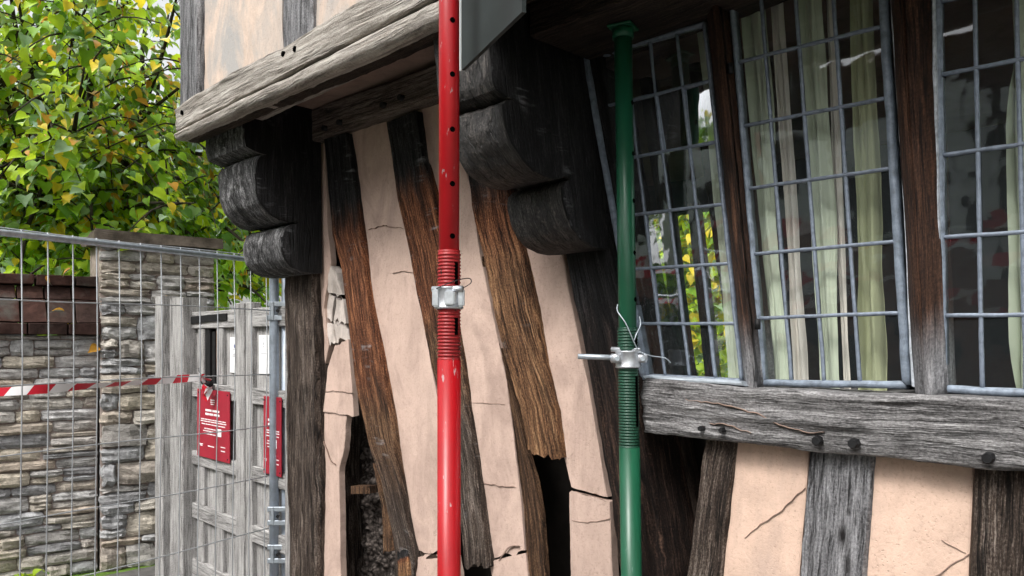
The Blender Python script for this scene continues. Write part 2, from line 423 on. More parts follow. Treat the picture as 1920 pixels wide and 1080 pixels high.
M_INNER = simple('interior_plaster', (.036, .042, .044), .95, 0, .1, 4, .4)
M_PAPER = simple('white_plastic_notice', (.82, .82, .82), .4)
M_PRINT = simple('white_print', (.80, .76, .76), .6)
M_BLUE = simple('blue_print', (.02, .03, .2), .6)
M_GREYP = simple('grey_print', (.45, .45, .48), .6)
M_SIGN = simple('red_sign_board', (.33, .018, .035), .42, 0, .4, 8, .12)
M_CURT = simple('pale_green_curtain', (.58, .63, .50), .9, 0, .1, 3, .12, .3, 300)
M_CURT2 = simple('cream_curtain', (.74, .69, .63), .9, 0, .1, 3, .12, .3, 300)
M_CURT3 = simple('olive_curtain', (.44, .46, .29), .9, 0, .1, 3, .12, .3, 300)
for cm_ in (M_CURT, M_CURT2, M_CURT3):
    pass
def tape_mat():
    N = NT('barrier_tape_print'); uv = N.uv()
    sx = N.n('ShaderNodeSeparateXYZ'); N.l(uv, sx.inputs[0])
    a = N.math('ADD', sx.outputs[0], N.math('MULTIPLY', sx.outputs[1], .8))
    f = N.math('FRACT', N.math('MULTIPLY', a, 5.2))
    c = N.ramp(f, [(.0, (.8, .78, .78)), (.5, (.55, .012, .03))], 'CONSTANT')
    return N.fin(c, .35)
M_TAPE = tape_mat()
def glass_mat():
    N = NT('old_window_glass'); o = N.obj()
    t = N.n('ShaderNodeBsdfTransparent'); t.inputs[0].default_value = (.94, .96, .95, 1)
    g = N.n('ShaderNodeBsdfGlossy'); g.inputs['Roughness'].default_value = .03; g.inputs[0].default_value = (.95, .97, 1, 1)
    fr = N.n('ShaderNodeFresnel'); fr.inputs[0].default_value = 1.55
    nr = N.bump(N.noise(o, 9, 2, .5), .10, .012); N.l(nr, g.inputs['Normal'])
    mx = N.n('ShaderNodeMixShader'); N.l(N.math('MULTIPLY', fr.outputs[0], 1.8), mx.inputs[0]); N.l(t.outputs[0], mx.inputs[1]); N.l(g.outputs[0], mx.inputs[2])
    # dusty scratches
    df = N.n('ShaderNodeBsdfDiffuse'); df.inputs[0].default_value = (.52, .6, .64, 1)
    sc1 = N.ramp(N.noise(N.map(o, (6, 6, 60)), 1, 3, .7, .6), [(.66, 0.0), (.8, 1.0)])
    fac = N.math('ADD', N.math('MULTIPLY', sc1, .16), .022)
    m2 = N.n('ShaderNodeMixShader'); N.l(fac, m2.inputs[0]); N.l(mx.outputs[0], m2.inputs[1]); N.l(df.outputs[0], m2.inputs[2])
    N.l(m2.outputs[0], N.out.inputs[0]); return N.m
M_GLASS = glass_mat()
def stone_mat():
    N = NT('rubble_limestone'); o = N.obj(); r = N.rand()
    base = N.ramp(r, [(0, (.33, .33, .34)), (.2, (.52, .53, .55)), (.38, (.66, .66, .66)), (.52, (.44, .42, .40)), (.66, (.70, .63, .52)), (.8, (.68, .68, .69)), (.9, (.54, .46, .38)), (1, (.76, .72, .65))], 'LINEAR')
    of = N.n('ShaderNodeVectorMath', operation='ADD'); N.l(o, of.inputs[0]); N.l(r, of.inputs[1]); q = of.outputs[0]
    a = N.noise(N.map(q, (1, 1, 2.6)), 12, 6, .7, .5); b = N.noise(q, 55, 5, .7); big = N.noise(q, 4, 3, .6)
    c = N.mix(N.ramp(a, [(.35, 0.0), (.7, 1.0)]), N.mix(1.0, base, (.5, .49, .48), 'MULTIPLY'), N.mix(1.0, base, (1.2, 1.19, 1.17), 'MULTIPLY'))
    c = N.mix(N.ramp(b, [(.33, .5), (.5, 0.0)]), c, N.mix(1.0, c, (.32, .3, .29), 'MULTIPLY'))
    c = N.mix(N.math('MULTIPLY', N.ramp(big, [(.58, 0.0), (.72, 1.0)]), .4), c, (.12, .115, .11))
    h = N.math('ADD', a, N.math('MULTIPLY', b, .6))
    return N.fin(c, .92, N.bump(h, 1.0, .018), spec=.15)
M_STONE = stone_mat()
M_MORT = simple('lime_mortar', (.34, .28, .25), .95, 0, .1, 25, .45, 1.0, 40)
def brick_mat():
    N = NT('old_dark_brick'); o = N.obj(); r = N.rand()
    base = N.ramp(r, [(0, (.05, .030, .026)), (.5, (.085, .042, .034)), (.8, (.045, .038, .035)), (1, (.11, .055, .043))])
    a = N.noise(o, 18, 5, .7); b = N.noise(o, 6, 4, .6)
    c = N.mix(N.ramp(a, [(.35, 0.0), (.7, 1.0)]), N.mix(1.0, base, (.45, .45, .45), 'MULTIPLY'), base)
    c = N.mix(N.math('MULTIPLY', N.ramp(b, [(.55, 0.0), (.7, 1.0)]), .6), c, (.10, .10, .09))
    return N.fin(c, .92, N.bump(a, .8, .01), spec=.15)
M_BRICK = brick_mat()
def rubble_mat():
    N = NT('crumbled_daub'); o = N.obj()
    v = N.vor(o, 42); a = N.noise(o, 30, 5, .7)
    c = N.mix(N.ramp(v, [(.1, 0.0), (.6, 1.0)]), (.12, .10, .09), (.02, .016, .014))
    c = N.mix(N.ramp(a, [(.5, 0.0), (.8, .6)]), c, (.2, .17, .15))
    return N.fin(c, .95, N.bump(N.math('ADD', N.math('MULTIPLY', v, -1.0), a), 1, .02), spec=.1)
M_RUBB = rubble_mat()
def leaf_mat(name, col, tr):
    N = NT(name); o = N.obj()
    N.t.nodes.remove(N.b)
    c = N.mix(N.ramp(N.noise(o, 2.2, 3, .6), [(.3, 0.0), (.7, 1.0)]), tuple(x*.7 for x in col), tuple(min(1, x*1.25) for x in col))
    d = N.n('ShaderNodeBsdfDiffuse'); N.l(c, d.inputs[0])
    t = N.n('ShaderNodeBsdfTranslucent'); t.inputs[0].default_value = (*tr, 1)
    g = N.n('ShaderNodeBsdfGlossy'); g.inputs['Roughness'].default_value = .45; g.inputs[0].default_value = (.8, .9, .9, 1)
    m1 = N.n('ShaderNodeMixShader'); m1.inputs[0].default_value = .5; N.l(d.outputs[0], m1.inputs[1]); N.l(t.outputs[0], m1.inputs[2])
    fr = N.n('ShaderNodeFresnel'); fr.inputs[0].default_value = 1.22
    m2 = N.n('ShaderNodeMixShader'); N.l(fr.outputs[0], m2.inputs[0]); N.l(m1.outputs[0], m2.inputs[1]); N.l(g.outputs[0], m2.inputs[2])
    N.l(m2.outputs[0], N.out.inputs[0]); return N.m
LEAFM = [leaf_mat('leaf_green', (.20, .36, .03), (.40, .66, .04)),
         leaf_mat('leaf_bright_green', (.40, .56, .025), (.66, .84, .04)),
         leaf_mat('leaf_dark_green', (.09, .19, .035), (.20, .40, .04)),
         leaf_mat('leaf_blue_green', (.30, .42, .26), (.30, .50, .14)),
         leaf_mat('leaf_yellow', (.80, .60, .05), (.92, .74, .05)),
         leaf_mat('leaf_orange', (.64, .32, .05), (.75, .40, .05))]
M_BARK = simple('bark', (.045, .038, .032), .95, 0, .1, 18, .5, 1, 30)
M_GRASS = simple('lawn', (.10, .17, .03), .95, 0, .1, 12, .4)
M_PAVE = simple('lane_setts', (.11, .105, .10), .9, 0, .2, 9, .4, .8, 25)
M_OPPBR = simple('red_brick_far', (.22, .10, .07), .9, 0, .2, 3, .35)
M_ROOF = simple('clay_roof', (.11, .06, .045), .9, 0, .2, 6, .4)

# ================================================================== SETTING
def sheet(name, x0, x1, y0, y1, z, mat):
    me = mesh(name, [(x0, y0, z), (x1, y0, z), (x1, y1, z), (x0, y1, z)], [(0, 1, 2, 3)], smooth=False)
    o = link(name, me, mat); o['kind'] = 'structure'; return o
sheet('ground', -150, 150, -150, 150, 0.0, M_GRASS)
sheet('lane', -5.65, 40, -9.5, 0.6, 0.004, M_PAVE)

# ================================================================== HOUSE
house = empty('timber_framed_house', (-1.9, 0, 0), 'leaning timber framed house with pink plaster, cracked panels and leaded windows', 'house')
def tim(name, L, R, Y, depth, mat, ground=True, **kw):
    l, r = A(L, Y), A(R, Y)
    if ground: l, r = to_ground(l, .16), to_ground(r, .16)
    return strip(name, l, r, Y, depth, mat, house, **kw)
def pan(L, R, Y, mat=None, ground=False, depth=.032, name='plaster_panel', **kw):
    l, r = A(L, Y), A(R, Y)
    if ground: l, r = to_ground(l, .16), to_ground(r, .16)
    kw.setdefault('wob', .003); kw.setdefault('disp', .005); kw.setdefault('rnd', .0025); kw.setdefault('step', .012)
    return strip(name, l, r, Y, depth, mat or M_PLAS, house, aniso=False, M=12, **kw)

# -- left bay, from the corner post to the main post
tim('corner_post', [(522, 218), (528, 505), (535, 700), (540, 1080)], [(574, 205), (582, 500), (591, 700), (596, 900), (593, 1080)], -.02, .3, M_POST, wob=.008, disp=.012, rnd=.02, M=14)
# plaster beside the corner post, in broken pieces
pan([(570, 222), (583, 440), (587, 580), (591, 640)], [(606, 258), (615, 430), (620, 492), (608, 560), (597, 640)], .03, wob=.002)
pan([(588, 600), (591, 660), (594, 742)], [(607, 572), (616, 650), (598, 738)], .035, wob=.003, disp=.002, jag=(.01, .01))
pan([(627, 648), (613, 690), (605, 772)], [(652, 636), (660, 735), (662, 780)], .015, wob=.004, disp=.002, jag=(.015, .012))
pan([(597, 768), (595, 866), (590, 1080)], [(650, 772), (647, 800), (645, 845), (639, 868), (636, 885), (638, 1080)], .022, ground=True, wob=.005, disp=.002, jag=(.012, 0))
for L_, R_ in (([(622, 500), (613, 545)], [(633, 512), (641, 556)]), ([(612, 550), (606, 590)], [(627, 556), (622, 602)]),
               ([(630, 558), (626, 600)], [(644, 562), (650, 606)]), ([(609, 600), (618, 650)], [(621, 606), (628, 645)]),
               ([(626, 606), (632, 640)], [(650, 612), (655, 634)])):
    pan(L_, R_, .035+random.random()*.02, M_PLASW, name='daub_fragment', wob=.008, jag=(.02, .02), disp=.012, step=.012, depth=.04)
STUD1L = [(606, 262), (622, 440), (638, 500), (652, 600), (665, 700), (690, 830), (712, 900), (735, 1000), (742, 1040), (741, 1080)]
STUD1R = [(650, 249), (668, 370), (690, 560), (715, 680), (735, 800), (752, 920), (770, 1020), (778, 1052), (772, 1080)]
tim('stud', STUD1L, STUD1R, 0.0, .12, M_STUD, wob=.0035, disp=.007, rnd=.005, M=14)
pan([(652, 249), (671, 370), (695, 560), (722, 680), (743, 800), (778, 1015), (784, 1036)], [(724, 228), (745, 370), (770, 480), (800, 640), (822, 760), (838, 880), (850, 1036)], .03, wob=.002, jag=(0, .015))
pan([(778, 1046), (780, 1080)], [(852, 1040), (858, 1080)], .02, ground=True, jag=(.02, 0))
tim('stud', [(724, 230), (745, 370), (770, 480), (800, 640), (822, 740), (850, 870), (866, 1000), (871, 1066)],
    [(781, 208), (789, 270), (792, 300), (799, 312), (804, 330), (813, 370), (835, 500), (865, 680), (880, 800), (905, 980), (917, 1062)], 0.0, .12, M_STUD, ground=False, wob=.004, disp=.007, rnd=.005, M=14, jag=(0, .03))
pan([(783, 207), (791, 270), (797, 320), (815, 380), (840, 500), (873, 690), (896, 830), (918, 1000), (922, 1042)],
    [(850, 186), (868, 300), (884, 370), (900, 480), (925, 600), (950, 720), (962, 820), (978, 950), (984, 1034)], .03, wob=.003, jag=(0, .02))
pan([(918, 1050), (922, 1080)], [(985, 1044), (988, 1080)], .024, ground=True, jag=(.02, 0))
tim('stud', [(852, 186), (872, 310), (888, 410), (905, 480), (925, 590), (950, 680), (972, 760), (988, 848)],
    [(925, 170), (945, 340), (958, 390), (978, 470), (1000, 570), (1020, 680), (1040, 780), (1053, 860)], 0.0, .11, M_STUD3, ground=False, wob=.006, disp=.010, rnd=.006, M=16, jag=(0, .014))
tim('split_stud', [(902, 480), (922, 600), (948, 720), (963, 820), (982, 950), (989, 1080)],
    [(922, 590), (948, 690), (970, 765), (992, 860), (1004, 900), (1016, 970), (1023, 1080)], .035, .02, M_BROWN, wob=.006, disp=.008, rnd=.004)
pan([(972, 430), (985, 500), (1005, 600), (1025, 700), (1045, 800), (1062, 880), (1070, 913)],
    [(1048, 440), (1065, 540), (1085, 640), (1105, 740), (1120, 830), (1139, 932)], .03, wob=.002, jag=(0, .008))
pan([(1067, 920), (1068, 960), (1071, 1080)], [(1141, 939), (1144, 980), (1149, 1080)], .015, ground=True, wob=.002, jag=(.008, 0))
tim('main_post', [(975, 60), (1030, 320), (1053, 455), (1072, 560), (1090, 650), (1110, 760), (1130, 870), (1145, 960), (1160, 1080)],
    [(1082, 60), (1140, 420), (1165, 560), (1190, 660), (1205, 760), (1215, 850), (1235, 1000), (1246, 1080)], 0.0, .25, M_POST4, wob=.006, disp=.012, rnd=.02, M=16)
# torn splinters and stub of lath in the open gap beside the first stud
tim('splinter', [(697, 868), (714, 950), (717, 1036)], [(709, 880), (729, 980), (737, 1030)], .02, .02, M_BROWN, ground=False, wob=.005, jag=(.02, .02))
tim('splinter', [(742, 1040), (745, 1080)], [(760, 1030), (768, 1080)], -.012, .02, M_STUD3, ground=False, wob=.005, jag=(.02, .02))
tim('lath_stub', [(654, 912), (654, 926)], [(690, 912), (690, 926)], .05, .06, M_BROWN, ground=False, M=6)
# crumbling core and added dark backing behind the plaster
def lump(name, x0, x1, z0, z1, Y, amp, mat, nx=30, nzv=60):
    V = []; Fc = []
    for j in range(nzv+1):
        for i in range(nx+1):
            x = x0+(x1-x0)*i/nx; z = z0+(z1-z0)*j/nzv
            V.append((x, Y-abs(nz(x*14, z*14, 3))*amp-abs(nz(x*40, z*40, 8))*amp*.5, z))
    for j in range(nzv):
        for i in range(nx):
            a = j*(nx+1)+i; Fc.append((a, a+1, a+nx+2, a+nx+1))
    return link(name, mesh(name, V, Fc), mat, house)
a_, b_ = P(640, 1080, .1), P(760, 1080, .1); c_ = P(680, 815, .1)
lump('crumbling_core', a_.x+.06, b_.x, .16, c_.z, .20, .07, M_RUBB)
box('dark_backing', (-2.75, .30, 1.4), (2.0, .04, 2.6), M_VOID, house)  # added partition, blocks room light so the gaps in the wall stay dark

# -- head: wall plate, soffit, lintel over the windows
strip('wall_plate', A([(560, 212), (820, 120), (905, 90)], -.03), A([(558, 274), (605, 256), (820, 181), (905, 152)], -.03), -.03, .25, M_PLATE, house, wob=.004, disp=.006, rnd=.01, M=10)
for q in ((612, 241), (640, 230), (722, 198), (755, 184)):
    p = P(q[0], q[1], -.03); tube('peg', [(p.x, -.05, p.z), (p.x, .02, p.z)], .013, M_IRON, house, 7)
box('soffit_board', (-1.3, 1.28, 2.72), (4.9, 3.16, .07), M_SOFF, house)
strip('lintel', [(-1.62, 2.69), (-.8, 2.69), (1.2, 2.69)], [(-1.62, 2.485), (-.8, 2.50), (1.2, 2.51)], -.26, .34, M_DKBR, house, wob=.006, disp=.01, rnd=.015, M=12)

# -- jettied upper wall
YJ = -.50
def ext(xz, x):                     # continue a line to x along its last slope
    (x0, z0), (x1, z1) = xz[-2], xz[-1]
    return xz+[(x, z1+(z1-z0)/(x1-x0)*(x-x1)*.15)]
top = ext(A([(329, 204), (371, 174), (444, 132), (527, 87), (600, 44), (680, 0)], YJ), 1.4)
crk = ext(A([(329, 247), (395, 212), (520, 148), (600, 106), (700, 55), (805, 0)], YJ), 1.4)
bot = ext(A([(329, 262), (395, 233), (520, 176), (670, 112), (822, 40)], YJ), 1.4)
strip('jetty_beam', top, [(x, z+.003) for x, z in crk], YJ, .22, M_FASC, house, wob=.004, disp=.010, rnd=.008, M=16)
strip('roll_moulding', [(x, z-.003) for x, z in crk], bot, YJ-.004, .09, M_FASC, house, wob=.003, disp=.006, rnd=.03, M=14)
strip('shaded_underside_board', [(x+.03, z+.03) for x, z in bot], [(x+.03, z-.004) for x, z in bot], YJ+.045, .05, M_DKBR, house, wob=.006, disp=.004, rnd=.01, M=8)  # added board: unweathered brown, its dark colour also carries the shade under the beam
for q in ((341, 211), (531, 101), (553, 92)):
    p = P(q[0], q[1], YJ); tube('peg_hole', [(p.x, YJ-.004, p.z), (p.x, YJ+.05, p.z)], .011, M_HOLE, house, 7)
YU = -.475
ZT = 4.7
def upr(name, px0, py0, px1, py1, mat, Y, **kw):
    a = P(px0, py0+6, Y); b = P(px1, py1+6, Y)
    return strip(name, [(a.x, ZT), (a.x, a.z)], [(b.x, ZT), (b.x, b.z)], Y, .16, mat, house, **kw)
upr('upper_post', 336, 203, 371, 178, M_SILVER, YU-.01, wob=.004, disp=.008, rnd=.01)
upr('upper_panel', 371, 176, 528, 88, M_PLASU, YU+.02, aniso=False, disp=.006, rnd=.003, wob=.002, M=12, step=.04)
upr('upper_stud', 528, 88, 583, 58, M_SILVER, YU, wob=.004, disp=.008, rnd=.01)
upr('upper_panel', 583, 58, 800, -60, M_PLASU, YU+.02, aniso=False, disp=.006, rnd=.003, wob=.002, M=12, step=.04)
upr('upper_stud', 800, -60, 870, -100, M_SILVER, YU, wob=.004, disp=.008, rnd=.01)
xr = P(870, -100, YU).x
strip('upper_panel', [(xr, ZT), (xr, 2.6)], [(1.4, ZT), (1.4, 2.6)], YU+.02, .16, M_PLASU, house, aniso=False, disp=.006, rnd=.003, wob=.002, M=12, step=.06)
box('end_wall', (-3.72, 1.5, 3.7), (.16, 3.6, 1.9), M_PLASU, house)
box('end_wall', (-3.72, 1.7, 1.3), (.16, 2.6, 2.6), M_PLASU, house)
box('plinth', (-1.2, .13, .08), (5.2, .34, .16), M_MORT, house)
# roof well above the picture
bm = bmesh.new()
for s_ in (-1, 1):
    y0 = -.85 if s_ < 0 else 3.6; box_bm(bm, (-1.2, (y0+1.35)/2, 5.75), (5.8, 3.1, .12), Matrix.Rotation(s_*-math.radians(43), 3, 'X'))
link('roof', bm_mesh('roof', bm), M_ROOF, house)

# -- carved brackets under the jetty
def bracket(prof, xl, xr, lean, mat, name='bracket', yw=0.0):
    """prof: (projection, height) outline; extruded across the timber's width, the front arrises worn round"""
    pts = []
    for i in range(len(prof)-1):
        (p0, z0), (p1, z1) = prof[i], prof[i+1]; n = max(1, int(math.hypot(p1-p0, z1-z0)/.012))
        for k in range(n): pts.append((p0+(p1-p0)*k/n, z0+(z1-z0)*k/n))
    pts.append(prof[-1]); n = len(pts); W = 14; V = []; Fc = []; UV = []; LN = []; sd_ = random.random()*50
    cum = [0]
    for i in range(1, n): cum.append(cum[-1]+math.hypot(pts[i][0]-pts[i-1][0], pts[i][1]-pts[i-1][1]))
    cp = (.10, sum(p[1] for p in pts)/n)
    for j in range(W+1):
        f = .5-.5*math.cos(math.pi*j/W)
        for i, (p, z) in enumerate(pts):
            x = xl+(xr-xl)*f + lean*(2.3-z)
            e = min(f, 1-f)*(xr-xl); ed = .007*(1-math.sqrt(max(0, 1-((.007-e)/.007)**2))) if e < .007 else 0
            d = nz(x*9, z*9, p*9+sd_)*.010+nz(x*34, z*14, p*34+sd_)*.006
            fr = min(1, p/.08)
            V.append((x+nz(z*8, p*8, sd_+j//W)*.004, yw-p+(d+ed)*fr, z+ed*.5*(1 if z < 2.3 else 0)))
    for j in range(W):
        for i in range(n-1):
            Fc.append((j*n+i, j*n+i+1, (j+1)*n+i+1, (j+1)*n+i))
            a, b = j/W*(xr-xl), (j+1)/W*(xr-xl)
            UV.append(((cum[i], a), (cum[i+1], a), (cum[i+1], b), (cum[i], b))); LN.append(((.1, .1),)*4)
    ff = len(Fc)
    for j in (0, W):
        idx = [j*n+i for i in range(n)]
        if j == 0: idx = idx[::-1]
        Fc.append(tuple(idx)); UV.append([(V[q][2], V[q][1]+7) for q in idx]); LN.append([(.1, .1)]*n)
    me = mesh(name, V, Fc, UV, LN, True, ff)
    bm = bmesh.new(); bm.from_mesh(me); bmesh.ops.triangulate(bm, faces=[f for f in bm.faces if len(f.verts) > 4]); bmesh.ops.recalc_face_normals(bm, faces=bm.faces); bm.to_mesh(me); bm.free(); me.set_sharp_from_angle(angle=math.radians(35))
    o = link(name, me, mat, house); me.materials.append(M_BLACK)
    for p in me.polygons:
        if abs(p.normal.x) > .8: p.material_index = 1
    return o
bracket([(-.02, 2.69), (.37, 2.69), (.375, 2.49), (.365, 2.448), (.31, 2.43), (.275, 2.428), (.305, 2.418), (.318, 2.395), (.32, 2.32), (.312, 2.26), (.29, 2.205), (.25, 2.16), (.20, 2.135), (.15, 2.13),
         (.115, 2.14), (.10, 2.132), (.15, 2.12), (.178, 2.105), (.19, 2.06), (.19, 2.01), (.178, 1.96), (.15, 1.925), (.10, 1.905), (.04, 1.90), (-.02, 1.905)], -3.70, -3.30, .015, M_BRKT)
bracket([(-.02, 2.69), (.43, 2.69), (.43, 2.31), (.42, 2.29), (.38, 2.275), (.345, 2.272), (.385, 2.265), (.40, 2.25), (.40, 2.19), (.385, 2.14), (.35, 2.095), (.30, 2.07), (.24, 2.06), (.19, 2.065), (.15, 2.078), (.135, 2.07), (.165, 2.06),
         (.185, 2.04), (.192, 2.0), (.185, 1.955), (.165, 1.915), (.13, 1.885), (.08, 1.868), (.03, 1.865), (-.02, 1.87)], -1.84, -1.60, .16, M_BRKT2)

# -- right bay: sill beam, studs and panels below the windows
YS = -.07
sill_top = A([(1205, 709), (1300, 717), (1400, 727), (1560, 735), (1920, 750)], YS); sill_top = ext(sill_top, .9)
sill_bot = A([(1207, 812), (1300, 822), (1375, 830), (1520, 848), (1640, 858), (1830, 880), (1920, 886)], YS); sill_bot = ext(sill_bot, .9)
strip('sill_beam', sill_top, sill_bot, YS, .26, M_SILL, house, wob=.003, disp=.010, rnd=.014, M=20, step=.012, jag=(.01, 0))
for i, q in enumerate(((1318, 803, .6), (1357, 806, .6), (1535, 826, 1), (1603, 831, 1), (1855, 858, 1))):
    p = P(q[0], q[1], YS); r_ = .0125*q[2]
    V, Fc = tube_data([(p.x, YS-.018, p.z), (p.x, YS-.014, p.z), (p.x, YS+.03, p.z)], [r_*.8, r_, r_], 7)
    link('oak_peg', mesh('oak_peg', V, Fc, smooth=False), M_IRON, house)
tim('stud', [(1321, 824), (1302, 950), (1285, 1080)], [(1377, 828), (1363, 960), (1350, 1080)], -.02, .14, M_GREYBR, wob=.004, disp=.010)
pan([(1377, 828), (1363, 960), (1350, 1080)], [(1517, 842), (1508, 960), (1498, 1080)], .0, M_PLAS2, ground=True, wob=.001)
tim('stud', [(1516, 842), (1508, 960), (1497, 1080)], [(1637, 852), (1630, 960), (1621, 1080)], -.02, .14, M_KNOT, wob=.004, disp=.012)
pan([(1637, 852), (1630, 960), (1621, 1080)], [(1826, 874), (1822, 960), (1816, 1080)], .0, M_PLAS2, ground=True, wob=.001)
tim('stud', [(1826, 874), (1822, 960), (1817, 1080)], [(1990, 886), (1988, 1080)], -.02, .14, M_GREYBR, wob=.004, disp=.012)
pan([(1990, 886), (1988, 1080)], [(2250, 915), (2250, 1080)], .0, M_PLAS2, ground=True, wob=.001)
strip('end_post', [(.14, 2.69), (.17, .16)], [(.38, 2.69), (.40, .16)], -.03, .25, M_GREYBR, house, wob=.005, disp=.01, M=12)
strip('plaster_panel', [(.40, 2.69), (.40, .16)], [(1.4, 2.69), (1.4, .16)], .01, .05, M_PLAS2, house, aniso=False, disp=.005, rnd=.003, wob=.002, step=.05)
# dark gap left of the first small stud, old timbers leaning inside it
tim('inner_stud', [(1222, 800), (1240, 900), (1262, 1080)], [(1240, 800), (1262, 900), (1290, 1080)], .14, .06, M_DKBR, wob=.004)
tim('inner_stud', [(1262, 800), (1280, 880), (1300, 980)], [(1274, 800), (1292, 880), (1314, 980)], .18, .05, M_DKBR, wob=.004)
tim('inner_stud', [(1206, 815), (1212, 900), (1238, 1080)], [(1214, 815), (1225, 900), (1258, 1080)], .08, .06, M_BROWN, wob=.006)
box('dark_backing', (-.6, .45, .78), (2.3, .04, 1.24), M_VOID, house)  # added partition, keeps the gap below the sill dark

# -- hairline and open cracks in the plaster
def crack(pts, Y, wd=.003):
    xz = A(pts, Y); V = []; Fc = []; q, T = resample(xz, max(6, int(resample(xz, 2)[1]/.012)))
    for i, (x, z) in enumerate(q):
        w_ = wd*(.35+.65*math.sin(math.pi*(i+.3)/len(q)))*(1+.5*nz(i*.7, x*9, 1)); n_ = nz(x*40, z*40, 5)*.006
        a = q[max(i-1, 0)]; b = q[min(i+1, len(q)-1)]; d = Vector((b[0]-a[0], b[1]-a[1])).normalized(); px_ = Vector((-d.y, d.x))
        V += [(x+px_.x*(w_/2+n_), Y, z+px_.y*(w_/2+n_)), (x+px_.x*(-w_/2+n_), Y, z+px_.y*(-w_/2+n_))]
        V += [(x+px_.x*n_, Y+.008, z+px_.y*n_)]
    for i in range(len(q)-1):
        Fc += [(3*i, 3*i+1, 3*i+4, 3*i+3), (3*i+1, 3*i+2, 3*i+5, 3*i+4), (3*i+2, 3*i, 3*i+3, 3*i+5)]
    return link('crack', mesh('crack', V, Fc), M_CRACK, house)
M_CRACK = simple('crack_grime', (.26, .185, .15), .95, 0, .1)
crack([(1510, 916), (1497, 926), (1470, 952), (1436, 978), (1395, 1008)], -.005, .0016)
crack([(1816, 1038), (1790, 1054), (1752, 1082)], -.005, .0035)
crack([(1812, 1036), (1790, 1026), (1765, 1012)], -.005, .001)
crack([(600, 785), (606, 830), (618, 862), (628, 872)], .014, .002)
crack([(903, 906), (930, 910), (965, 913)], .025, .0012)
crack([(885, 755), (915, 756), (945, 758)], .025, .0008)
crack([(1072, 976), (1100, 980), (1142, 972)], .011, .0016)
crack([(690, 430), (718, 423), (758, 428)], .025, .0008)
crack([(735, 512), (755, 508), (776, 512)], .025, .0008)
crack([(608, 735), (630, 733), (660, 737)], .011, .0012)
crack([(935, 1052), (945, 1036), (960, 1022), (972, 1024)], .019, .006)
crack([(1285, 748), (1350, 758), (1410, 772), (1460, 796), (1500, 808), (1545, 812)], YS-.004, .0035)
crack([(1330, 792), (1372, 800), (1408, 812)], YS-.004, .003)
# -- leaded windows
YG = .02
def lerp2(q, a, b):                # q: TL, TR, BR, BL (x, z) -> bilinear
    t = ((q[0][0]*(1-a)+q[1][0]*a), (q[0][1]*(1-a)+q[1][1]*a)); d = ((q[3][0]*(1-a)+q[2][0]*a), (q[3][1]*(1-a)+q[2][1]*a))
    return (t[0]*(1-b)+d[0]*b, t[1]*(1-b)+d[1]*b)
def bar(name, a, b, Y, wd, dp, mat, parent):
    """a lead came or frame bar from a to b (x, z): low rounded section, slightly uneven"""
    L_ = math.hypot(b[0]-a[0], b[1]-a[1]); n = max(3, int(L_/.02)); d = Vector((b[0]-a[0], b[1]-a[1])).normalized(); s_ = Vector((-d.y, d.x)); sd_ = random.random()*30
    sec = [(-.5, 1), (-.5, .4), (-.40, .18), (0, .08), (.40, .18), (.5, .4), (.5, 1)]
    V = []; Fc = []; K = len(sec)
    for i in range(n+1):
        f = i/n; wv = nz(f*L_*14, sd_, 1)*wd*.12
        for (x, y) in sec:
            k = x*wd*(1+.12*nz(f*L_*30, sd_, 4))+wv
            V.append((a[0]+(b[0]-a[0])*f+s_.x*k, Y+y*dp, a[1]+(b[1]-a[1])*f+s_.y*k))
    for i in range(n):
        for k in range(K):
            k2 = (k+1) % K; Fc.append((i*K+k, i*K+k2, (i+1)*K+k2, (i+1)*K+k))
    Fc.append(tuple(range(K))[::-1]); Fc.append(tuple(n*K+k for k in range(K)))
    me = mesh(name, V, Fc, smooth=True, flat_from=len(Fc)-2)
    bm = bmesh.new(); bm.from_mesh(me); bmesh.ops.recalc_face_normals(bm, faces=bm.faces); bm.to_mesh(me); bm.free()
    return link(name, me, mat, parent)
def window(quad_px, cols, rows, label, fw=.022, lw=.0088, frame_mat=None, us=None, vs_=None):
    q = A(quad_px, YG)
    fr = []
    c0 = Vector((sum(p[0] for p in q)/4, YG, sum(p[1] for p in q)/4))
    root = empty('window', (0, 0, 0)); root.parent = house; root.matrix_parent_inverse = inv_of(house); root['label'] = label
    fm = frame_mat or M_FRAME
    for i in range(4): bar('casement_bar', q[i], q[(i+1) % 4], YG-.012, fw[i] if isinstance(fw, tuple) else fw, .03, fm, root)
    us = us or [i/cols for i in range(cols+1)]; vs_ = vs_ or [i/rows for i in range(rows+1)]
    for i in range(1, cols): bar('lead_came', lerp2(q, us[i], 0), lerp2(q, us[i], 1), YG-.004, lw, .010, M_LEAD, root)
    for j in range(1, rows): bar('lead_came', lerp2(q, 0, vs_[j]), lerp2(q, 1, vs_[j]), YG-.0055, lw*1.05, .010, M_LEAD, root)
    for i in range(cols):
        for j in range(rows):
            c = [lerp2(q, us[i], vs_[j]), lerp2(q, us[i+1], vs_[j]), lerp2(q, us[i+1], vs_[j+1]), lerp2(q, us[i], vs_[j+1])]
            tx, tz = random.uniform(-.003, .003), random.uniform(-.003, .003)
            off = [tx+tz, -tx+tz, -tx-tz, tx-tz]
            V = [(p[0], YG+.002+o_, p[1]) for p, o_ in zip(c, off)]
            link('pane', mesh('pane', V, [(0, 1, 2, 3)], smooth=False), M_GLASS, root)
    return root
W1 = [(1124, 104), (1322, 44), (1392, 714), (1204, 704)]
W2 = [(1372, 2), (1650, -82), (1700, 722), (1432, 718)]
W3 = [(1756, -128), (2075, -225), (2110, 745), (1768, 730)]
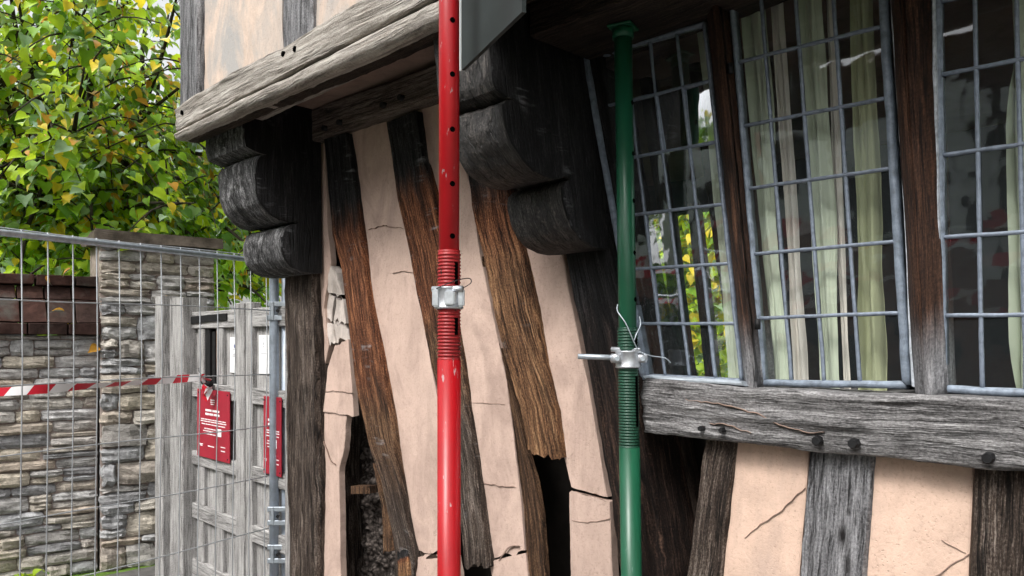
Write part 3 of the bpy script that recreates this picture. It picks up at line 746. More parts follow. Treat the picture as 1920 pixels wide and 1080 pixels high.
window(W1, 4, 6, 'leftmost leaded window, behind the green prop', fw=.012, frame_mat=M_LEAD, vs_=[0, .165, .34, .515, .68, .845, 1])
window(W2, 4, 6, 'middle leaded casement between two mullions, curtains behind it', fw=(.014, .020, .018, .014), us=[0, .215, .455, .70, 1], vs_=[0, .165, .335, .50, .67, .835, 1])
window(W3, 4, 6, 'rightmost leaded casement cut by the picture edge', fw=(.014, .02, .018, .017), us=[0, .24, .49, .745, 1], vs_=[0, .155, .315, .49, .67, .84, 1])
# thin outer strip of the left window frame
strip('window_jamb', A([(1090, 104), (1150, 440), (1203, 712)], -.005), A([(1098, 102), (1158, 440), (1210, 712)], -.005), -.005, .05, M_FRAME, house, wob=.002, disp=.002, rnd=.004, M=6)
strip('window_jamb', A([(1098, 100), (1158, 440), (1206, 712)], .01), A([(1124, 94), (1172, 440), (1208, 712)], .01), .01, .06, M_BLACK, house, wob=.002, disp=.004, rnd=.004, M=6)
strip('window_jamb', A([(1662, -84), (1694, 400), (1708, 724)], .0), A([(1670, -86), (1702, 400), (1716, 726)], .0), .0, .05, M_PALE, house, wob=.002, disp=.003, rnd=.004, M=6)
strip('window_jamb', A([(1744, -100), (1754, 400), (1759, 732)], .0), A([(1750, -102), (1760, 400), (1765, 732)], .0), .0, .05, M_PALE, house, wob=.002, disp=.003, rnd=.004, M=6)
# mullions: two faces meeting in a worn arris
def mullion(L, C, R, Yf, mat):
    l, c, r = A(L, Yf+.05), A(C, Yf), A(R, Yf+.05)
    n = 60; l, _ = resample(l, n); c, _ = resample(c, n); r, T = resample(r, n); V = []; Fc = []; UV = []; LN = []; K = 9; sd_ = random.random()*40
    for i in range(n):
        u = T*i/(n-1)
        cuts = [(l[i], Yf+.13), (l[i], Yf+.05), ((l[i][0]*.5+c[i][0]*.5, l[i][1]*.5+c[i][1]*.5), Yf+.02), ((l[i][0]*.06+c[i][0]*.94, c[i][1]), Yf+.004), ((c[i][0], c[i][1]), Yf+.03),
                ((r[i][0]*.12+c[i][0]*.88, c[i][1]), Yf+.006), ((r[i][0]*.5+c[i][0]*.5, r[i][1]*.5+c[i][1]*.5), Yf+.022), (r[i], Yf+.05), (r[i], Yf+.13)]
        for k, (q, y) in enumerate(cuts): V.append((q[0]+nz(u*12, k*3, sd_)*.002, y+nz(u*9, k*5, sd_)*.004, q[1]))
    for i in range(n-1):
        for k in range(K-1):
            Fc.append((i*K+k, i*K+k+1, (i+1)*K+k+1, (i+1)*K+k)); u0, u1 = T*i/(n-1), T*(i+1)/(n-1); a, b = k*.02+sd_, (k+1)*.02+sd_
            UV.append(((u0, a), (u0, b), (u1, b), (u1, a))); LN.append(((i/(n-1), 0), (i/(n-1), 1), ((i+1)/(n-1), 1), ((i+1)/(n-1), 0)))
    Fc.append(tuple((n-1)*K+k for k in range(K))); UV.append([(T, k*.02) for k in range(K)]); LN.append([(1, 0)]*K)
    me = mesh('mullion', V, Fc, UV, LN, True)
    bm = bmesh.new(); bm.from_mesh(me); bmesh.ops.recalc_face_normals(bm, faces=bm.faces); bm.to_mesh(me); bm.free()
    return link('mullion', me, mat, house)
mullion([(1318, -30), (1326, 40), (1398, 738)], [(1337, -35), (1345, 30), (1414, 742)], [(1352, -45), (1362, 60), (1428, 726)], -.05, M_MULL)
mullion([(1660, -160), (1672, 20), (1716, 748)], [(1678, -160), (1690, 20), (1733, 758)], [(1736, -180), (1744, 10), (1772, 738)], -.05, M_MULL)
for q in ((1373, 130), (1424, 608)):
    p = P(q[0], q[1], -.01); tube('hinge', [(p.x, -.02, p.z-.014), (p.x, -.02, p.z+.014)], .008, M_IRON, house, 8)
# lead sill flashing
strip('sill_flashing', A([(1212, 704), (1395, 716)], -.03), A([(1212, 712), (1395, 724)], -.05), -.05, .05, M_GALV, house, wob=.003, disp=.003, rnd=.004, M=5)
# room behind
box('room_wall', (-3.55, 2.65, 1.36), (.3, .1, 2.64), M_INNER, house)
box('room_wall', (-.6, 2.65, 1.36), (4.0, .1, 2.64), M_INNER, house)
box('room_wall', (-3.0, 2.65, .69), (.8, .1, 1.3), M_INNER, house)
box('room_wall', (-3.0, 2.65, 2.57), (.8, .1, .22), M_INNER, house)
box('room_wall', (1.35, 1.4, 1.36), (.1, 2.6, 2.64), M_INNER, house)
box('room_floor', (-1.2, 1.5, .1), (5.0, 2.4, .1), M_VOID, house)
for x_ in (-3.22, -3.0, -2.8):
    strip('rear_stud', [(x_-.12, 2.5), (x_+.02, 1.3)], [(x_-.05, 2.5), (x_+.10, 1.3)], 2.55, .08, M_GREYBR, house)
for x_, wd in ((-2.05, .06), (-1.86, .05), (-1.62, .05)):
    strip('partition_stud', [(x_-.12, 2.7), (x_+.12, 1.2)], [(x_-.12+wd, 2.7), (x_+.12+wd, 1.2)], .75, .06, M_DKBR, house)

# ================================================================== CURTAINS
def curtain(label, top_px, bot_px, Y, mat, folds=3, amp=.02, strips=None):
    """top_px / bot_px: pixel spans; a hanging cloth with vertical folds"""
    a0, a1 = P(top_px[0], top_px[2], Y), P(top_px[1], top_px[2], Y); b0, b1 = P(bot_px[0], bot_px[2], Y), P(bot_px[1], bot_px[2], Y)
    nu, nv = 40, 24; V = []; Fc = []; sd_ = random.random()*30
    for j in range(nv+1):
        g = j/nv
        for i in range(nu+1):
            f = i/nu+nz(g*2.5, i/nu*1.2, sd_+5)*.22*math.sin(g*3.0)
            x = (a0.x*(1-f)+a1.x*f)*(1-g)+(b0.x*(1-f)+b1.x*f)*g; z = a0.z*(1-g)+b0.z*g
            ph = f*folds*2*math.pi+nz(f*3, g*1.5, sd_)*1.6
            V.append((x+.3*amp*math.cos(ph), Y+amp*math.sin(ph)+amp*.9*nz(f*5, g*6, sd_)+amp*.5*nz(f*14, g*16, sd_), z))
    for j in range(nv):
        for i in range(nu):
            a = j*(nu+1)+i; Fc.append((a, a+1, a+nu+2, a+nu+1))
    o = link('curtain', mesh('curtain', V, Fc), mat)
    return tag(o, label, 'curtain', 'curtains behind the leaded windows')
curtain('pale green curtain strip at the right edge of the leftmost window', (1305, 1345, 30), (1366, 1410, 735), .10, M_CURT, 1, .01)
curtain('pale green curtain strip at the left of the middle casement', (1386, 1424, -60), (1442, 1480, 735), .09, M_CURT, 1, .012)
curtain('narrow cream curtain strip, second from left in the middle casement', (1440, 1462, -60), (1492, 1514, 735), .11, M_CURT2, 1, .008)
curtain('wide pale green curtain strip in the centre of the middle casement', (1494, 1536, -60), (1538, 1576, 735), .09, M_CURT, 1, .012)
curtain('thin cream curtain strip right of centre in the middle casement', (1544, 1560, -60), (1582, 1596, 735), .11, M_CURT2, 1, .006)
curtain('olive curtain strip, rightmost in the middle casement', (1590, 1630, -60), (1612, 1658, 735), .10, M_CURT3, 1, .014)
curtain('pale green curtain hanging behind the rightmost casement', (1885, 2080, -120), (1905, 2090, 750), .12, M_CURT, 5, .025)

# ================================================================== STEEL PROPS
def prop(name, label, base, topp, z_thr, z_col, z_low, ri, ro, mat, holes, hole_ang, thread):
    base = Vector(base); topp = Vector(topp); ax = (topp-base).normalized()
    root = empty(name, base, label, 'steel prop', 'adjustable steel props')
    at = lambda z: base+ax*((z-base.z)/ax.z)
    sx_ = Vector((RX, RY, 0)); fr = Vector((-FX, -FY, 0))
    tube('inner_tube', [at(z_low-.2), topp], ri, mat, root, 32)
    # outer tube with a real thread
    tube('outer_tube', [at(.012), at(.5), at(z_low)], ro, mat, root, 32)
    pts = [at(z_low-.001)]; rs = [ro*.99]; z = z_low
    pitch = .0085; thr = [(0, 1), (.4, 1), (.5, .93), (.9, .93)]
    while z < z_thr-pitch:
        for o_, k in thr: pts.append(at(z+o_*pitch)); rs.append(ro*k)
        z += pitch
    pts.append(at(z_thr)); rs.append(ro*.96)
    tube('threaded_sleeve', pts, rs, thread, root, 32)
    for z in holes:
        c = at(z); d = (sx_*math.sin(hole_ang)+fr*math.cos(hole_ang)).normalized()
        tube('pin_hole', [c+d*(ri-.004), c+d*(ri+.0006)], .0068, M_HOLE, root, 12)
    # slot in the thread
    for z0, z1 in ((z_col+.03, z_thr-.03), (z_low+.06, z_col-.05)):
        d = (sx_*math.sin(.75)+fr*math.cos(.75)).normalized(); t_ = ax.cross(d)
        bm = bmesh.new(); m = Matrix((t_, d, ax)).transposed(); box_bm(bm, at((z0+z1)/2)+d*(ro-.004), (.009, .009, z1-z0), m)
        link('slot', bm_mesh('slot', bm), M_HOLE, root)
    bm = bmesh.new(); box_bm(bm, base+Vector((0, 0, .006)), (.15, .15, .008)); link('base_plate', bm_mesh('base_plate', bm), mat, root)
    bm = bmesh.new(); box_bm(bm, topp+Vector((0, 0, .002)), (.072, .072, .007), Matrix.Rotation(.3, 3, 'Z')); bmesh.ops.bevel(bm, geom=list(bm.edges), offset=.002, segments=1, affect='EDGES'); link('head_plate', bm_mesh('head_plate', bm), mat, root)
    tube('head_collar', [topp-ax*.03, topp-ax*.002], ri*1.18, mat, root, 28)
    return root, at, ax, sx_, fr
def collar(root, at, ax, sx_, fr, z0, z1, ro):
    o = tube('collar_nut', [at(z0), at(z0+.003), at(z0+.006), at(z1-.006), at(z1-.003), at(z1)], [ro*1.12, ro*1.28, ro*1.2, ro*1.2, ro*1.3, ro*1.14], M_ZINC, root, 24)
    return o
# red prop
rc = D(842, 640, 1.9); rb = (rc.x, rc.y, 0.004)
zr = lambda y: 1.58+(640-y)*1.9/1450
root, at, ax, sx_, fr = prop('red_steel_prop', 'red adjustable steel prop with chipped paint, in front of the plaster panels', rb, (rc.x, rc.y, 3.35), zr(470), zr(558), zr(674), .0252, .0288, M_RED, [zr(y) for y in (145, 247, 348, 445)]+[2.36, 2.49], .42, M_REDT)
cn = collar(root, at, ax, sx_, fr, zr(580), zr(538), .0288)
for s_ in (-1, 1):
    bm = bmesh.new(); m = Matrix((sx_, fr, Vector((0, 0, 1)))).transposed(); box_bm(bm, at((zr(580)+zr(538))/2)+sx_*s_*.030+fr*.016, (.018, .026, .046), m); bmesh.ops.bevel(bm, geom=list(bm.edges), offset=.004, segments=2, affect='EDGES')
    link('lug', bm_mesh('lug', bm), M_ZINC, cn)
bm = bmesh.new(); box_bm(bm, at((zr(576)+zr(545))/2)+fr*.036+sx_*.004, (.024, .014, .034), Matrix((sx_, fr, Vector((0, 0, 1)))).transposed()); bmesh.ops.bevel(bm, geom=list(bm.edges), offset=.003, segments=2, affect='EDGES')
link('lug', bm_mesh('lug', bm), M_ZINC, cn)
c = at(zr(543)); tube('locking_pin', [c-sx_*.04+fr*.008, c+sx_*.02+fr*.030, c+sx_*.036+fr*.034], .0075, M_ZINC, root, 12)
wp = spline([c+sx_*.034+fr*.036, c+sx_*.055+fr*.03+Vector((0, 0, .014)), c+sx_*.05+fr*.02+Vector((0, 0, .026)), c+sx_*.02+fr*.030+Vector((0, 0, .020)), c-sx_*.02+fr*.034+Vector((0, 0, .004)), c-sx_*.034+fr*.012+Vector((0, 0, -.002))], 10)
tube('tie_wire', wp, .0012, M_IRON, root, 6)
box('header_plank', (rc.x, rc.y+.08, 3.40), (1.6, .22, .09), M_GREYBR, root)
# green prop
gt = D(1168, 45, 2.22); gb = D(1184, 1080, 2.22); d_ = (gb-gt); k_ = (0.004-gt.z)/d_.z; gb = gt+d_*k_
gt = Vector((gt.x, gt.y, 2.478))
zg = lambda y: 1.58+(640-y)*2.22/1450
root, at, ax, sx_, fr = prop('green_steel_prop', 'dark green adjustable steel prop under the beam, beside the leaded window', gb, gt, zg(614), zg(672), zg(838), .0256, .0298, M_GREEN, [zg(y) for y in (195, 290, 378, 475, 562)], .98, M_GREENT)
cn = collar(root, at, ax, sx_, fr, zg(690), zg(657), .0298)
c = at(zg(672))
for s_ in (-1, 1):
    o_ = c+sx_*s_*.036+fr*.014
    tube('lug', [o_+Vector((0, 0, -.012)), o_+Vector((0, 0, -.004)), o_+Vector((0, 0, .008)), o_+Vector((0, 0, .014))], [.014, .018, .018, .013], M_ZINC, cn, 16)
    tube('bolt_head', [o_+fr*.012, o_+fr*.022], .007, M_GALV, cn, 8)
tube('lever_bar', [c-sx_*.145+fr*.01+Vector((0, 0, .006)), c-sx_*.02+fr*.014+Vector((0, 0, 0.002))], .0078, M_GALV, root, 14)
tube('locking_pin', [c-sx_*.048+fr*.0+Vector((0, 0, .026)), c+sx_*.03+fr*.028+Vector((0, 0, .023))], .0072, M_ZINC, root, 12)
for pts in ([(-.030, .004, .155), (-.032, .014, .135), (-.012, .035, .10), (.010, .036, .05), (.022, .033, .026)], [(.031, .012, .12), (.032, .02, .095), (.018, .034, .068), (.012, .036, .052)],
            [(.026, .034, .02), (.06, .03, .008), (.10, .026, .002), (.118, .02, -.012)]):
    tube('tie_wire', spline([c+sx_*a+fr*b+Vector((0, 0, e)) for a, b, e in pts], 8), .0017, M_GALV, root, 6)

# ================================================================== SHEET METAL COVER on the jetty front
zb = .725
def at_h(px, py): return D(px, py, zb*FPX/(HOR-py))
pl = [at_h(865, 132), at_h(979, 22), at_h(1072, 34), at_h(1128, 8)]
cover = empty('sheet_metal_cover', (pl[0].x, pl[0].y, pl[0].z), 'dark grey sheet metal cover under the jetty, right of the red prop', 'cover')
for i in range(1):
    a, b = pl[i], pl[i+1]; d = (b-a); d.z = 0; L_ = d.length; d.normalize(); n_ = Vector((d.y, -d.x, 0))
    n_ = n_ if n_.y < 0 else -n_
    m = Matrix((d, n_, Vector((0, 0, 1)))).transposed(); bm = bmesh.new(); box_bm(bm, (a+b)/2-n_*.005+Vector((0, 0, .45)), (L_-.002, .010, .90), m)
    link('panel', bm_mesh('panel', bm), M_SHEET, cover)
a, b = pl[0], pl[1]; d = (b-a); d.normalize(); bm = bmesh.new(); n_ = Vector((d.y, -d.x, 0)); n_ = n_ if n_.y < 0 else -n_
box_bm(bm, a-d*.004-n_*.004+Vector((0, 0, .45)), (.005, .014, .90), Matrix((d, n_, Vector((0, 0, 1)))).transposed()); link('edge_trim', bm_mesh('edge_trim', bm), M_EDGE, cover)

# ================================================================== GATE
YGT = .08
gate = empty('oak_gate', (-4.6, YGT, 0), 'silvered oak panelled gate hung with red signs, left of the house', 'gate')
def gx(px): return P(px, 700, YGT).x
def gbox(name, x0, x1, z0, z1, y0, y1, mat=M_GATE, parent=None, bev=.004):
    return box(name, ((x0+x1)/2, (y0+y1)/2, (z0+z1)/2), (x1-x0, y1-y0, z1-z0), mat, parent or gate, bev)
Xa, Xb, Xc, Xe = gx(343), gx(467), gx(469), -3.61
GZ = 1.78
gbox('stile', Xa, gx(358), .06, GZ-.05, YGT-.03, YGT+.03); gbox('stile', gx(451), Xb, .06, GZ+.02, YGT-.03, YGT+.03)
gbox('stile', Xc, gx(481), .06, GZ+.02, YGT-.028, YGT+.03); gbox('stile', Xe-.12, Xe, .06, GZ, YGT-.028, YGT+.03)
rails = [(1.66, 1.765), (1.23, 1.32), (.80, .885), (.46, .555), (.08, .2)]
for x0, x1 in ((gx(358), gx(451)), (gx(481), Xe-.12)):
    for z0, z1 in rails: gbox('rail', x0, x1, z0, z1, YGT-.026, YGT+.028)
for m0, m1 in ((377, 388), (412, 424)):
    for (z0, z1), (z2, z3) in zip(rails[:-1], rails[1:]): gbox('muntin', gx(m0), gx(m1), z3, z0, YGT-.02, YGT+.026)
bays = [(358, 377), (388, 412), (424, 451)]
for bi, (b0, b1) in enumerate(bays):
    for ri_, ((z0, z1), (z2, z3)) in enumerate(zip(rails[:-1], rails[1:])):
        if bi == 1 and ri_ == 0: continue
        gbox('board', gx(b0), gx(b1), z3, z0, YGT+.004, YGT+.022, bev=0)
for (z0, z1), (z2, z3) in zip(rails[:-1], rails[1:]):
    xm = (gx(481)+Xe-.12)/2
    gbox('board', gx(481), xm-.002, z3, z0, YGT+.004, YGT+.022, bev=0); gbox('board', xm+.002, Xe-.12, z3, z0, YGT+.004, YGT+.022, bev=0)
gbox('opening_lining', gx(388), gx(396), 1.32, 1.66, YGT-.012, YGT+.03, M_IRON); gbox('opening_lining', gx(399), gx(404), 1.32, 1.64, YGT-.006, YGT+.03, M_IRON); gbox('opening_back', gx(388), gx(412), 1.32, 1.66, YGT+.045, YGT+.055, M_VOID, bev=0)
gbox('opening_edge', gx(408), gx(412), 1.33, 1.645, YGT-.01, YGT+.03, M_STUD3)
# black strap hinge
pts = spline([(gx(345), YGT-.035, 1.50), (gx(346), YGT-.035, 1.62), (gx(352), YGT-.035, 1.70), (gx(375), YGT-.035, 1.715), (gx(435), YGT-.035, 1.725)], 8)
V = []; Fc = []
for i, p in enumerate(pts):
    a = pts[max(i-1, 0)]; b = pts[min(i+1, len(pts)-1)]; d = (b-a).normalized(); s_ = Vector((-d.z, 0, d.x))*.03*(1-.35*i/len(pts))
    V += [p+s_, p-s_, p-s_+Vector((0, .01, 0)), p+s_+Vector((0, .01, 0))]
for i in range(len(pts)-1):
    for k in range(4): Fc.append((4*i+k, 4*i+(k+1) % 4, 4*i+4+(k+1) % 4, 4*i+4+k))
Fc += [(0, 3, 2, 1), (4*len(pts)-4, 4*len(pts)-3, 4*len(pts)-2, 4*len(pts)-1)]
link('strap_hinge', mesh('strap_hinge', V, Fc, smooth=False), M_IRON, gate)
o = tube('latch', [(gx(402), YGT-.07, 1.335), (gx(411), YGT-.05, 1.32)], .018, M_IRON, gate, 8)
# gate posts
gp = empty('gate_post', (gx(315), 0.0, 0), 'tall silver oak gate post beside the stone pier', 'gate post')
def gpost(px0, px1, z, y0, y1):
    strip('post_board', [(P(px0, 700, y0).x, z), (P(px0, 700, y0).x, 0)], [(P(px1, 700, y0).x, z), (P(px1, 700, y0).x, 0)], y0, y1-y0, M_GATE, gp, wob=.003, disp=.004, rnd=.008, M=8)
gpost(290, 304, 1.88, -.02, .14); gpost(304, 323, 1.86, .03, .16); gpost(323, 341, 1.86, -.01, .15)

# signs and notices
def sign(name, label, px0, px1, z0, z1, y, mat, group, cat):
    x0, x1 = P(px0, 700, y).x, P(px1, 700, y).x
    r = empty(name, ((x0+x1)/2, y, z0), label, cat, group)
    box('board', ((x0+x1)/2, y, (z0+z1)/2), (x1-x0, .006, z1-z0), mat, r, .0015)
    return r, x0, x1
def marks(r, x0, x1, z0, z1, y, items, mat=None):
    """printed words too small to read: one low raised block for each word"""
    w_, h_ = x1-x0, z1-z0
    for k, (cx, cz, lw, lh, words) in enumerate(items):
        bm = bmesh.new(); n = max(1, words); rnd_ = random.Random(k*7+3); xs = x0+(cx-lw/2)*w_; tot = lw*w_
        parts = [rnd_.uniform(.6, 1.4) for _ in range(n)]; s_ = sum(parts)
        for q in parts:
            wl = tot*q/s_; box_bm(bm, (xs+wl*.46, y-.0035, z0+cz*h_), (wl*.88, .0012, lh*h_)); xs += wl
        link('printed_line', bm_mesh('printed_line', bm), mat or M_PRINT, r)
ITEMS = [(.52, .92, .14, .025, 1), (.52, .885, .16, .014, 2), (.52, .86, .14, .014, 1), (.52, .845, .13, .012, 1)]
ITEMS = [(.50, .855, .14, .016, 1), (.50, .825, .14, .014, 2), (.50, .795, .12, .014, 1), (.50, .70, .46, .030, 2), (.50, .645, .46, .030, 3),
         (.52, .565, .78, .014, 7), (.52, .535, .80, .014, 8), (.52, .495, .74, .014, 7), (.42, .43, .36, .014, 4), (.40, .395, .40, .014, 4), (.42, .355, .36, .014, 4),
         (.14, .19, .14, .012, 1), (.14, .17, .10, .014, 1), (.46, .18, .22, .016, 1), (.82, .205, .16, .012, 1), (.82, .15, .14, .014, 1)]
for px0, px1, lb in ((370.5, 431, 'red notice board with white lettering, tied with tape on the gate'), (495, 528, 'red notice board partly hidden behind the grey fence pole')):
    y = YGT-.036; r, x0, x1 = sign('red_sign', lb, px0, px1, .868, 1.285, y, M_SIGN, 'red signs on the gate', 'sign')
    marks(r, x0, x1, .868, 1.285, y, ITEMS)
    box('blank_patch', (x0+(x1-x0)*.70, y-.0034, .868+.417*.40), ((x1-x0)*.13, .0012, .417*.11), M_PAPER, r)
    for a in (.05, .95):
        for b in (.05, .95): tube('screw', [(x0+(x1-x0)*a, y-.006, .868+.417*b), (x0+(x1-x0)*a, y+.01, .868+.417*b)], .005, M_IRON, r, 7)
for px0, px1, lb, z0, z1 in ((432, 451.5, 'white notice with blue emblem screwed to the gate above the red sign', 1.395, 1.605), (486, 505, 'white notice next to the grey fence pole', 1.40, 1.615)):
    y = YGT-.002; r, x0, x1 = sign('white_notice', lb, px0, px1, z0, z1, y, M_PAPER, 'white notices on the gate', 'notice')
    if px0 < 450:
        V = [(x0+(x1-x0)*a, y-.004, z0+(z1-z0)*b) for a, b in ((.42, .70), (.58, .70), (.62, .76), (.5, .82), (.38, .76))]
        link('emblem', mesh('emblem', V, [(4, 3, 2, 1, 0)], smooth=False), M_BLUE, r)
        marks(r, x0, x1, z0, z1, y, [(.5, .66, .5, .02, 2), (.5, .52, .34, .03, 2), (.5, .47, .5, .03, 2)], M_GREYP)
    else:
        marks(r, x0, x1, z0, z1, y, [(.5, .9, .16, .02, 1), (.5, .78, .1, .06, 1), (.5, .7, .06, .04, 1), (.5, .52, .5, .018, 3)], M_GREYP)

# ================================================================== STONE WALL AND PIER
PE = Vector((-5.74, .10, 0)); WD = Vector((-.14, -.99, 0)).normalized()       # the garden wall runs from the pier towards the viewer's left
WN = Vector((-WD.y, WD.x, 0)); WN = WN if WN.x > 0 else -WN
def wp_(a, z, out=0.0): return PE+WD*a+WN*out+Vector((0, 0, z))
def stone_obj(parent, a0, a1, z0, z1, out, rough=1.0, name='stone', mat=None, frame=wp_):
    gxn, gzn = 5, 4; V = []; Fc = []; sd_ = random.random()*99; w_, h_ = a1-a0, z1-z0
    for j in range(gzn+1):
        for i in range(gxn+1):
            f, g = i/gxn, j/gzn
            ex = 1-abs(2*f-1)**14; ez = 1-abs(2*g-1)**12
            o_ = out-(1-min(ex, ez))*.018 + nz(f*2.3+sd_, g*2.1, sd_)*.020*rough
            ja = nz(g*2.5, sd_, 4)*.016*rough*(abs(2*f-1)); jz = nz(f*2.5, sd_, 8)*.012*rough*abs(2*g-1)
            # knock the corners off
            cr = (abs(2*f-1)*abs(2*g-1))**3
            V.append(frame(a0+w_*f+ja-(f-.5)*cr*.02, z0+h_*g+jz-(g-.5)*cr*.01, o_))
    n1 = len(V); rim = [i for i in range(gxn+1)]+[j*(gxn+1)+gxn for j in range(1, gzn+1)]+[gzn*(gxn+1)+i for i in range(gxn-1, -1, -1)]+[j*(gxn+1) for j in range(gzn-1, 0, -1)]
    for j in range(gzn):
        for i in range(gxn):
            a = j*(gxn+1)+i; Fc.append((a, a+1, a+gxn+2, a+gxn+1))
    for k in rim:
        j, i = divmod(k, gxn+1); V.append(frame(a0+w_*i/gxn, z0+h_*j/gzn, -.05))
    for k in range(len(rim)):
        k2 = (k+1) % len(rim); Fc.append((rim[k], n1+k, n1+k2, rim[k2]))
    me = mesh(name, V, Fc, smooth=False)
    bm = bmesh.new(); bm.from_mesh(me); bmesh.ops.recalc_face_normals(bm, faces=bm.faces); bm.to_mesh(me); bm.free()
    return link(name, me, mat or M_STONE, parent)
def courses(parent, a0, a1, z0, z1, out, hmin, hmax, wmin, wmax, gap=.012, rough=1.0):
    z = z0
    while z < z1-.02:
        h = min(random.uniform(hmin, hmax), z1-z); a = a0+random.uniform(-.05, 0)
        if z1-z-h < .025: h = z1-z
        while a < a1-.01:
            w_ = random.uniform(wmin, wmax)*(1.0 if h > .05 else 1.3)
            e = min(a+w_, a1)
            if a1-e < .06: e = a1
            s0 = max(a, a0)
            if e-s0 > .03:
                if h > .085 and random.random() < .3:
                    hh = h*random.uniform(.4, .6)
                    stone_obj(parent, s0+gap/2, e-gap/2, z+gap/2, z+hh-gap/3, out+random.uniform(-.01, .012), rough)
                    stone_obj(parent, s0+gap/2, e-gap/2, z+hh+gap/3, z+h-gap/2, out+random.uniform(-.01, .012), rough)
                else:
                    stone_obj(parent, s0+gap/2, e-gap/2, z+gap/2, z+h-gap/2, out+random.uniform(-.012, .014), rough)
            a = e
        z += h
swall = empty('stone_wall', wp_(1.2, 0), 'grey rubble stone wall with dark brick coping behind the fence', 'wall')
bm = bmesh.new()
def wbox(bm, a0, a1, z0, z1, o0, o1):
    vs = [bm.verts.new(wp_(a, z, o_)) for a in (a0, a1) for z in (z0, z1) for o_ in (o0, o1)]
    for f in ((0, 1, 3, 2), (4, 6, 7, 5), (0, 4, 5, 1), (2, 3, 7, 6), (0, 2, 6, 4), (1, 5, 7, 3)): bm.faces.new([vs[i] for i in f])
wbox(bm, .36, 3.0, 0, 1.62, -.32, -.034); link('mortar_core', bm_mesh('mortar_core', bm), M_MORT, swall)
courses(swall, .36, 2.2, .0, 1.62, .0, .05, .125, .13, .38, gap=.004, rough=.8)
# brick coping: three courses
def brick_row(parent, a0, a1, L_, z0, z1, o0, o1, slope=0.0):
    a = a0-random.random()*.1
    while a < a1:
        e = a+L_*random.uniform(.92, 1.06); s0 = max(a, a0)
        bm = bmesh.new(); j = lambda: random.uniform(-.004, .004)
        vs = []
        for aa in (s0+.005, min(e, a1)-.005):
            for zz, oo in ((z0, o0), (z1, o0-slope), (z1, o1), (z0, o1)): vs.append(bm.verts.new(wp_(aa+j(), zz+j(), oo+j())))
        for f in ((0, 1, 2, 3), (7, 6, 5, 4), (0, 4, 5, 1), (1, 5, 6, 2), (2, 6, 7, 3), (3, 7, 4, 0)): bm.faces.new([vs[i] for i in f])
        bmesh.ops.bevel(bm, geom=list(bm.edges), offset=.004, segments=1, affect='EDGES')
        link('coping_brick', bm_mesh('coping_brick', bm, False), M_BRICK, parent); a = e
brick_row(swall, .34, 2.2, .235, 1.625, 1.70, .05, -.30)
brick_row(swall, .34, 2.2, .16, 1.705, 1.86, .02, -.30, .10)
brick_row(swall, .34, 2.2, .16, 1.865, 1.955, -.09, -.30, .05)
brick_row(swall, .34, 2.2, .23, 1.96, 2.03, -.10, -.28)
pier = empty('stone_pier', wp_(0, 0), 'rough stone gate pier with a flat capstone left of the gate', 'pier')
bm = bmesh.new(); wbox(bm, -.40, .345, 0, 2.26, -.5, .02); link('mortar_core', bm_mesh('mortar_core', bm), M_MORT, pier)
courses(pier, -.40, .35, .0, 2.26, .06, .05, .17, .16, .40, gap=.005, rough=1.5)
# capstone and thin slabs
for (a0, a1, z0, z1, o0, o1) in ((-.44, .40, 2.262, 2.335, -.52, .13),):
    bm = bmesh.new(); wbox(bm, a0, a1, z0, z1, o0, o1); bmesh.ops.subdivide_edges(bm, edges=list(bm.edges), cuts=4, use_grid_fill=True)
    for v in bm.verts: v.co += Vector((nz(v.co.x*6, v.co.y*6, v.co.z*6), nz(v.co.y*6, v.co.z*9, 3), nz(v.co.x*5, v.co.y*5, 9)*.8))*.03
    link('capstone', bm_mesh('capstone', bm, False), simple('dark_capstone', (.13, .108, .088), .95, 0, .1, 12, .5, 1.0, 30), pier)

# ================================================================== MESH FENCE
fence = empty('mesh_fence', D(505, 640, 4.06)-Vector((0, 0, 1.58)), 'galvanised temporary mesh fence panel in front of the stone wall', 'fence')
F0, F1 = D(-40, 640, 2.92), D(514, 640, 4.10); F0.z = F1.z = 0; F0 = F1+(F0-F1).normalized()*3.2
ZTOP = 2.0
def fp(f, z): p = F0+(F1-F0)*f; return Vector((p.x, p.y, z))
tube('top_rail', [fp(0, ZTOP), fp(1, ZTOP)], .0135, M_GALV, fence, 16)
tube('end_pole', [fp(1, 0.02), fp(1, ZTOP-.06), fp(1, ZTOP)], .0245, M_FPOLE, fence, 18)
fl = (F1-F0).length; nv = int(fl/.1)
tdir = (F1-F0).normalized(); fo = Vector((tdir.y, -tdir.x, 0)); fo = fo if fo.y < 0 else -fo
for i in range(nv+1):
    f = 1-(i*.1+.045)/fl
    if f < 0: break
    pts = [fp(f, z)+fo*(.012+.012*math.sin(z*3)) for z in (.06, .5, 1.0, 1.5, ZTOP+.022)]
    tube('vertical_wire', pts, .0028, M_WIRE, fence, 6)
for k, z in enumerate((ZTOP+.02, 1.745, 1.41, 1.135, .865, .585, .3, .08)):
    pts = [fp(f/12, z+.004*math.sin(f*1.3+k))+fo*(.016+.012*math.sin(z*3)) for f in range(13)]
    tube('horizontal_wire', pts, .0030, M_WIRE, fence, 6)
